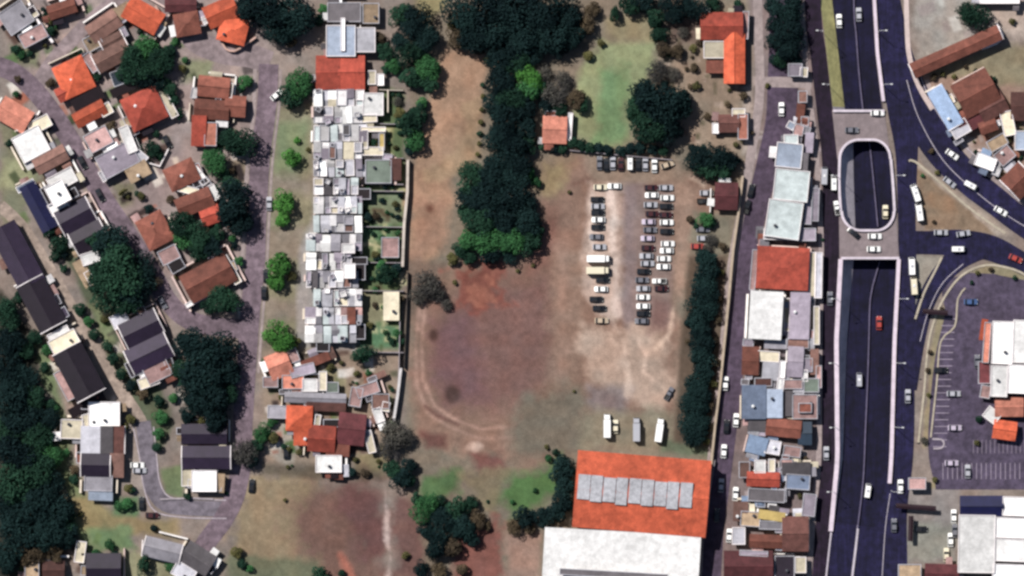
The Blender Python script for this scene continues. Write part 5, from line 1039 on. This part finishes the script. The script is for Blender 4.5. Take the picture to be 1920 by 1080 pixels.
grove([(278, 92, 26, 'G'), (255, 122, 34, 'D'), (300, 122, 30, 'D'), (285, 150, 26, 'N'), (232, 140, 22, 'D'), (315, 165, 18, 'D'), (325, 190, 14, 'D'), (334, 214, 12, 'D'), (318, 95, 14, 'D')], 'north-east of the red hipped house', 'trees behind the red hipped house')
grove([(500, 22, 44, 'N'), (548, 26, 42, 'N'), (470, 8, 30, 'N'), (524, 58, 32, 'N'), (600, 40, 14, 'D'), (608, 18, 12, 'G'), (545, 80, 14, 'K')], 'at the top of the residential street', 'trees at the head of the street', 'west')
tree(560, 158, 30, 'G', 'glossy green tree leaning over the street beside the twin red roof', None, .95); tree(545, 182, 24, 'D', 'smaller dark green tree beneath the glossy street tree', None)
grove([(450, 268, 34, 'D'), (404, 306, 26, 'G'), (424, 332, 14, 'D'), (440, 382, 40, 'N'), (450, 418, 28, 'N'), (432, 350, 22, 'D')], 'on the west side of the residential street', 'trees west of the residential street')
grove([(345, 420, 28, 'D'), (375, 445, 28, 'D'), (345, 450, 20, 'G'), (395, 466, 24, 'N'), (410, 440, 20, 'D'), (372, 472, 20, 'D'), (424, 562, 34, 'D', .8), (392, 575, 16, 'D'), (446, 490, 12, 'G')], 'among the rust-roofed houses', 'trees among the rust-roofed houses')
grove([(547, 296, 18, 'B'), (556, 264, 8, 'B'), (533, 379, 23, 'B'), (533, 412, 17, 'B'), (523, 498, 24, 'B'), (521, 532, 20, 'B'), (549, 518, 12, 'O'), (524, 630, 30, 'B', .9), (552, 640, 14, 'O'), (578, 280, 6, 'O')], 'on the grass verge of the residential street', 'round trees on the verge')
grove([(210, 452, 36, 'N'), (185, 448, 24, 'D'), (228, 508, 50, 'D'), (200, 545, 36, 'D'), (258, 545, 36, 'N'), (240, 565, 30, 'D'), (190, 510, 24, 'D'), (272, 500, 26, 'N'), (286, 530, 18, 'K')], 'in the big clump by the western street', 'big clump by the western street')
grove([(372, 655, 40, 'N'), (412, 660, 38, 'N'), (382, 695, 46, 'N'), (420, 700, 32, 'N'), (358, 740, 26, 'N'), (392, 745, 40, 'N'), (422, 740, 26, 'D'), (350, 700, 26, 'D'), (356, 775, 20, 'N'), (405, 782, 30, 'N'), (345, 640, 16, 'D')], 'in the round grove at the junction', 'round grove at the junction')
grove([(460, 850, 26, 'P'), (480, 838, 16, 'D'), (492, 812, 18, 'G'), (510, 790, 12, 'G'), (514, 820, 14, 'O'), (562, 820, 12, 'G'), (560, 848, 8, 'O'), (620, 688, 9, 'O'), (641, 680, 6, 'O'), (682, 664, 24, 'D', .7), (690, 700, 8, 'G'), (560, 770, 6, 'G'), (470, 862, 16, 'N')], 'in the south cluster of houses', 'trees of the south cluster')
grove([(95, 432, 16, 'D'), (112, 458, 18, 'D'), (18, 270, 9, 'D'), (285, 280, 18, 'D'), (300, 290, 12, 'D'), (458, 152, 16, 'G'), (454, 166, 10, 'D'), (95, 36, 12, 'O'), (68, 42, 10, 'N'), (100, 62, 5, 'D'), (96, 155, 11, 'K'), (34, 150, 9, 'K'), (230, 360, 13, 'O', .4), (348, 112, 8, 'G'), (344, 128, 9, 'O'), (208, 240, 12, 'K'), (388, 290, 10, 'G')], 'in the north-west gardens', 'garden plants of the north-west')
grove([(15, 592, 30, 'D'), (35, 560, 14, 'D'), (22, 640, 30, 'N'), (50, 655, 18, 'D'), (15, 690, 34, 'N'), (48, 705, 28, 'N'), (20, 745, 38, 'N'), (62, 745, 26, 'D'), (40, 790, 36, 'N'), (85, 785, 26, 'N'), (15, 810, 30, 'D'), (72, 822, 32, 'D'), (92, 850, 26, 'G'), (30, 850, 40, 'N')], 'on the north side of the western forest', 'western forest')
grove([(75, 880, 36, 'D'), (35, 905, 42, 'D'), (95, 915, 30, 'N'), (10, 940, 34, 'N'), (65, 950, 38, 'N'), (110, 955, 32, 'N'), (35, 995, 40, 'N'), (90, 1000, 36, 'N'), (122, 1005, 28, 'N'), (15, 1040, 34, 'N'), (58, 1035, 28, 'K'), (100, 1035, 22, 'K'), (118, 975, 26, 'D')], 'on the south side of the western forest', 'western forest')
grove([(68, 632, 16, 'D'), (88, 655, 13, 'G'), (85, 690, 12, 'D'), (105, 765, 12, 'G'), (94, 758, 14, 'D'), (125, 850, 10, 'G'), (140, 900, 12, 'D'), (118, 690, 6, 'O')], 'between the forest and the dark terrace', 'bushes at the forest edge')
grove([(152, 578, 15, 'D'), (166, 602, 13, 'G'), (178, 626, 14, 'D'), (200, 650, 13, 'D'), (214, 672, 14, 'D'), (228, 700, 14, 'D'), (246, 725, 14, 'N'), (120, 505, 10, 'D'), (106, 480, 14, 'D'), (196, 600, 10, 'O'), (270, 738, 14, 'K'), (300, 752, 13, 'D'), (302, 782, 15, 'G'), (300, 812, 14, 'G'), (296, 838, 12, 'D'), (326, 745, 12, 'G'), (245, 785, 12, 'O'), (236, 800, 8, 'O')], 'along the western path', 'hedges along the western path')
grove([(290, 990, 9, 'N'), (238, 945, 14, 'G'), (224, 950, 12, 'G'), (180, 1040, 12, 'G'), (205, 1022, 12, 'G'), (215, 1040, 10, 'D'), (270, 1058, 20, 'D', .6), (320, 1064, 12, 'G'), (442, 1034, 14, 'O'), (455, 1058, 12, 'D'), (470, 1066, 9, 'G'), (150, 965, 6, 'O'), (425, 925, 5, 'D'), (160, 860, 9, 'G'), (142, 880, 11, 'K'), (350, 930, 9, 'D'), (600, 1078, 18, 'D'), (535, 937, 5, 'O'), (640, 1075, 9, 'D'), (240, 915, 11, 'O'), (660, 885, 12, 'N'), (684, 888, 10, 'K')], 'around the south-west plots', 'plants of the south-west plots')
grove([(780, 40, 32, 'N'), (752, 30, 24, 'D'), (798, 74, 28, 'N'), (770, 100, 28, 'D'), (800, 130, 26, 'G'), (748, 82, 20, 'N'), (722, 98, 18, 'D'), (715, 72, 14, 'K'), (770, 142, 24, 'D'), (804, 156, 20, 'D'), (740, 122, 18, 'G'), (726, 130, 12, 'D')], 'north of the dirt strip', 'trees north of the dirt strip')
grove([(786, 218, 24, 'D'), (766, 236, 24, 'D'), (778, 262, 22, 'G'), (752, 214, 14, 'O'), (792, 192, 14, 'G'), (768, 284, 12, 'N'), (745, 190, 10, 'P'), (712, 200, 9, 'K')], 'on the west edge of the dirt strip', 'trees on the west edge of the dirt strip')
grove([(868, 28, 40, 'N'), (915, 18, 44, 'N'), (968, 14, 44, 'N'), (1022, 22, 42, 'N'), (1066, 30, 32, 'N'), (1072, 68, 26, 'N'), (888, 68, 34, 'N'), (930, 62, 38, 'N'), (982, 58, 40, 'N'), (1034, 66, 36, 'N'), (858, 72, 22, 'K'), (960, 96, 26, 'N'), (1004, 92, 26, 'N'), (1050, 92, 18, 'N'), (896, 94, 14, 'K'), (850, 48, 14, 'O')], 'in the big northern forest', 'big northern forest', 'west')
grove([(936, 118, 28, 'N'), (972, 120, 26, 'D'), (940, 156, 30, 'N'), (995, 148, 26, 'B'), (988, 172, 24, 'G'), (960, 184, 30, 'D'), (932, 200, 28, 'N'), (984, 206, 26, 'N'), (948, 232, 32, 'N'), (984, 242, 24, 'N'), (932, 264, 28, 'N'), (966, 276, 30, 'N'), (990, 272, 18, 'D'), (936, 304, 28, 'N'), (972, 312, 26, 'N'), (1010, 170, 18, 'D')], 'in the northern half of the long grove', 'long grove in the middle')
grove([(884, 336, 30, 'D'), (920, 340, 30, 'N'), (962, 338, 28, 'N'), (992, 322, 16, 'G'), (1004, 342, 12, 'G'), (876, 368, 24, 'N'), (908, 376, 34, 'N'), (952, 374, 34, 'N'), (985, 384, 26, 'N'), (872, 402, 20, 'D'), (900, 416, 32, 'D'), (942, 412, 32, 'N'), (984, 418, 30, 'N'), (1002, 436, 18, 'D'), (992, 456, 24, 'D'), (960, 452, 28, 'G'), (918, 452, 28, 'G'), (884, 450, 24, 'G'), (866, 464, 20, 'D'), (850, 486, 14, 'O'), (878, 482, 16, 'D'), (920, 478, 20, 'N'), (955, 480, 16, 'N')], 'in the southern half of the long grove', 'long grove in the middle')
grove([(905, 180, 6, 'O'), (904, 206, 6, 'O'), (902, 230, 7, 'O'), (900, 250, 7, 'D'), (898, 270, 6, 'O'), (896, 290, 6, 'O'), (912, 115, 8, 'O'), (905, 160, 6, 'D')], 'along the west fringe of the long grove', 'fringe bushes')
grove([(1040, 178, 26, 'P'), (1076, 186, 22, 'K'), (1018, 140, 18, 'P'), (1056, 150, 18, 'P'), (1088, 196, 16, 'D'), (1050, 206, 16, 'D'), (1026, 196, 18, 'N'), (1104, 104, 12, 'O'), (1126, 80, 9, 'O'), (1096, 50, 20, 'K'), (1110, 20, 16, 'K'), (1150, 30, 18, 'D', .6), (1180, 12, 20, 'D'), (1206, 4, 22, 'N'), (1262, 14, 28, 'N'), (1302, 18, 26, 'N'), (1232, 34, 22, 'D'), (1236, 66, 18, 'D'), (1242, 96, 18, 'K'), (1266, 98, 16, 'K'), (1232, 132, 22, 'P'), (1262, 140, 14, 'P'), (1300, 90, 10, 'O'), (1302, 128, 10, 'K'), (1280, 60, 12, 'P'), (1336, 8, 16, 'D')], 'around the northern lawn', 'plants around the northern lawn', 'west')
grove([(1226, 190, 44, 'N'), (1200, 200, 30, 'D'), (1252, 206, 40, 'N'), (1218, 236, 36, 'D'), (1250, 240, 30, 'N'), (1200, 182, 22, 'N'), (1276, 190, 20, 'N'), (1186, 216, 14, 'D'), (1290, 208, 12, 'K')], 'in the dark mass south-east of the lawn', 'dark mass south-east of the lawn')
grove([(1072, 268, 14, 'D'), (1088, 272, 13, 'D'), (1106, 276, 13, 'D'), (1124, 278, 13, 'N'), (1142, 282, 13, 'N'), (1162, 282, 13, 'N'), (1182, 280, 14, 'N'), (1202, 278, 14, 'N'), (1222, 280, 13, 'N'), (1242, 284, 12, 'D'), (1016, 276, 10, 'D'), (1036, 280, 11, 'N'), (1054, 282, 11, 'D')], 'in the hedge above the dirt lot', 'hedge north of the dirt car park', 'west')
grove([(1306, 300, 26, 'N'), (1336, 296, 30, 'N'), (1362, 304, 22, 'N'), (1326, 316, 24, 'D'), (1354, 318, 20, 'D'), (1384, 302, 7, 'N')], 'above the maroon roof', 'dense trees above the maroon roof', 'west')
grove([(1322, 412, 16, 'G'), (1334, 416, 12, 'D'), (1294, 412, 9, 'K'), (1306, 424, 7, 'D'), (1334, 450, 12, 'P'), (1348, 340, 8, 'G'), (1356, 462, 10, 'K'), (1326, 466, 10, 'P')], 'beneath the maroon roof', 'bushes below the maroon roof')
hd = [(1322, 490, 24, 'N'), (1326, 512, 25, 'N'), (1322, 534, 26, 'N'), (1320, 556, 27, 'N'), (1314, 578, 28, 'N'), (1310, 600, 24, 'N'), (1318, 622, 24, 'N'), (1314, 646, 26, 'N'), (1316, 670, 24, 'N'), (1314, 694, 25, 'N'), (1308, 718, 27, 'N'), (1306, 742, 27, 'N'), (1300, 766, 28, 'N'), (1300, 790, 28, 'N'), (1298, 812, 27, 'N')]
grove(hd, 'in the tall dark hedge row', 'tall dark hedge row', 'north', 5.2)
grove([(1350, 510, 9, 'O'), (1352, 560, 8, 'K'), (1348, 600, 9, 'K'), (1338, 640, 10, 'K'), (1342, 680, 11, 'K'), (1336, 720, 10, 'O'), (1332, 760, 11, 'K'), (1330, 800, 11, 'K'), (1322, 826, 10, 'O'), (1290, 606, 9, 'N'), (1288, 640, 7, 'K')], 'between the hedge row and its wall', 'scrub beside the hedge row')
grove([(1472, 24, 28, 'N'), (1476, 60, 30, 'N'), (1482, 92, 26, 'N'), (1462, 112, 16, 'D'), (1488, 8, 20, 'N'), (1384, 8, 10, 'D'), (1450, 78, 18, 'N'), (1448, 44, 18, 'N'), (1450, 112, 14, 'N'), (1492, 112, 14, 'N'), (1448, 10, 16, 'N')], 'over the north end of the street', 'street trees in the north')
tree(1824, 31, 30, 'D', 'lone dark tree on the pale yard beyond the long brown roof', None)
grove([(1896, 40, 8, 'O'), (1872, 62, 8, 'O'), (1750, 144, 8, 'K'), (1766, 580, 6, 'K'), (1832, 511, 6, 'O'), (1858, 505, 6, 'K'), (1902, 520, 6, 'D'), (1822, 530, 5, 'D'), (1744, 660, 6, 'K'), (1738, 694, 6, 'K'), (1740, 740, 6, 'O'), (1752, 900, 7, 'O'), (1836, 785, 9, 'D'), (1732, 826, 8, 'P'), (1830, 830, 7, 'O'), (1750, 416, 5, 'K'), (1730, 330, 5, 'G')], 'on the eastern verges', 'shrubs on the eastern verges')
grove([(802, 532, 26, 'P'), (784, 552, 18, 'P'), (820, 552, 16, 'P'), (836, 572, 12, 'P'), (852, 530, 6, 'O')], 'on the north-west corner of the field', 'leafless trees at the field corner')
grove([(740, 812, 28, 'P'), (730, 838, 24, 'P'), (762, 822, 18, 'P'), (764, 870, 18, 'N'), (752, 896, 22, 'N'), (736, 880, 18, 'D'), (770, 900, 14, 'D')], 'by the south-western corner of the field', 'trees by the field corner')
grove([(726, 514, 20, 'D'), (742, 504, 14, 'N'), (716, 496, 12, 'G'), (744, 624, 11, 'G'), (744, 392, 6, 'N'), (704, 405, 12, 'K', .6), (690, 408, 12, 'N', .8), (746, 438, 7, 'G'), (706, 478, 10, 'O'), (724, 596, 7, 'O'), (756, 640, 8, 'D'), (754, 560, 8, 'K'), (742, 276, 6, 'O'), (702, 572, 7, 'K'), (748, 180, 7, 'D'), (700, 226, 5, 'O'), (750, 250, 6, 'D'), (690, 350, 5, 'G'), (736, 350, 6, 'D'), (700, 438, 6, 'D'), (716, 446, 8, 'G'), (712, 520, 10, 'D')], 'in the gardens east of the strip', 'garden plants east of the strip')
grove([(796, 952, 28, 'G'), (826, 938, 16, 'D'), (856, 952, 22, 'D'), (882, 944, 16, 'D'), (780, 936, 14, 'D'), (832, 980, 28, 'N'), (868, 988, 26, 'N'), (896, 974, 18, 'K'), (800, 990, 20, 'N'), (820, 1022, 26, 'N'), (852, 1026, 22, 'K'), (884, 1010, 16, 'N'), (912, 986, 10, 'K'), (914, 940, 4, 'D'), (790, 1066, 16, 'N'), (824, 1070, 16, 'K'), (760, 1040, 9, 'O'), (868, 1066, 14, 'K')], 'in the grove south of the field', 'grove south of the field')
grove([(1056, 868, 18, 'N'), (1052, 890, 22, 'N'), (1058, 914, 22, 'N'), (1050, 938, 24, 'N'), (1040, 962, 22, 'N'), (1012, 968, 22, 'N'), (984, 968, 22, 'N'), (964, 988, 16, 'K'), (992, 990, 14, 'K'), (1064, 950, 14, 'N'), (1066, 882, 14, 'N')], 'against the warehouse wall', 'trees against the warehouse')
grove([(1438, 160, 6, 'O'), (1512, 240, 7, 'K'), (1488, 250, 6, 'N'), (1472, 572, 5, 'D'), (1478, 600, 5, 'O'), (1500, 930, 6, 'O'), (1418, 948, 6, 'O'), (1542, 450, 4, 'D'), (1510, 860, 7, 'K'), (1395, 180, 10, 'K'), (1410, 250, 5, 'K')], 'in the roadside block', 'bushes in the roadside block')
grove([(1028, 860, 9, 'G'), (1040, 848, 8, 'D'), (1024, 838, 6, 'O'), (1076, 734, 4, 'O'), (960, 940, 6, 'G'), (1004, 920, 6, 'G'), (1000, 498, 5, 'O'), (970, 508, 5, 'O'), (1068, 360, 5, 'O')], 'scattered about the field', 'bushes in the field')
# shrubs and small trees filling the yards between the houses
ROADS = [[(0, 125), (45, 150), (90, 200), (140, 275), (190, 365), (240, 440), (285, 510), (315, 565), (355, 600), (405, 612), (465, 618)], [(504, 120), (488, 300), (478, 500), (461, 700), (452, 870), (418, 975), (385, 1020)],
         [(300, -40), (340, 40), (370, 78), (420, 98), (506, 118)], [(62, 175), (95, 120), (130, 80), (175, 35), (250, -20)], [(0, 385), (45, 430), (95, 510), (150, 605), (200, 690), (240, 752), (276, 860), (305, 942), (430, 955)], [(1490, 150), (1440, 310), (1398, 510), (1372, 720), (1345, 950), (1332, 1120)], [(1684, 100), (1722, 190), (1765, 265), (1822, 332), (1868, 374), (1930, 420)], [(1700, 140), (1740, 220), (1785, 280), (1840, 330), (1920, 385)]]
def clear(x, y, r_):
    for (fx, fy, fw, fh, fa) in FOOT:
        a = math.radians(fa); dx = x - fx; dy = y - fy; u = dx * math.cos(a) + dy * math.sin(a); v = -dx * math.sin(a) + dy * math.cos(a)
        if abs(u) < fw / 2 + r_ * .55 and abs(v) < fh / 2 + r_ * .55: return False
    for rd in ROADS:
        if float(ldist(np.array([x]), np.array([y]), rd)[0]) < 20 + r_: return False
    return True
fr = random.Random(77)
def fill(n, x0, x1, y0, y1, where, group, keys='DDGNOK', r0=5, r1=12):
    its = []; cnt = {}; t = 0
    while len(its) < n and t < 900:
        t += 1; x, y, r_, k = fr.uniform(x0, x1), fr.uniform(y0, y1), fr.uniform(r0, r1), fr.choice(keys); kk = (k, r_ * S < 2)
        if cnt.get(kk, 0) >= 19 or not clear(x, y, r_): continue
        cnt[kk] = cnt.get(kk, 0) + 1; its.append((x, y, r_, k))
    grove(its, where, group)
fill(30, 20, 330, 10, 240, 'scattered between the north-west houses', 'shrubs between the north-west houses')
fill(26, 100, 470, 240, 560, 'scattered between the mid-west houses', 'shrubs between the mid-west houses')
fill(22, 80, 440, 560, 940, 'scattered among the dark-roofed houses', 'shrubs among the dark-roofed houses')
fill(24, 500, 740, 660, 880, 'scattered in the south cluster yards', 'shrubs in the south cluster yards', 'DGOOK', 3, 8)
fill(34, 682, 756, 170, 655, 'scattered over the eastern back gardens', 'shrubs over the eastern back gardens', 'DDGGON', 4, 9)
fill(22, 1240, 1390, 70, 290, 'scattered behind the red L-shaped house', 'shrubs behind the red L-shaped house', 'DOKKN', 4, 11)
fill(16, 1740, 1915, 100, 330, 'scattered about the north-eastern plots', 'shrubs about the north-eastern plots', 'DOK', 3, 8)
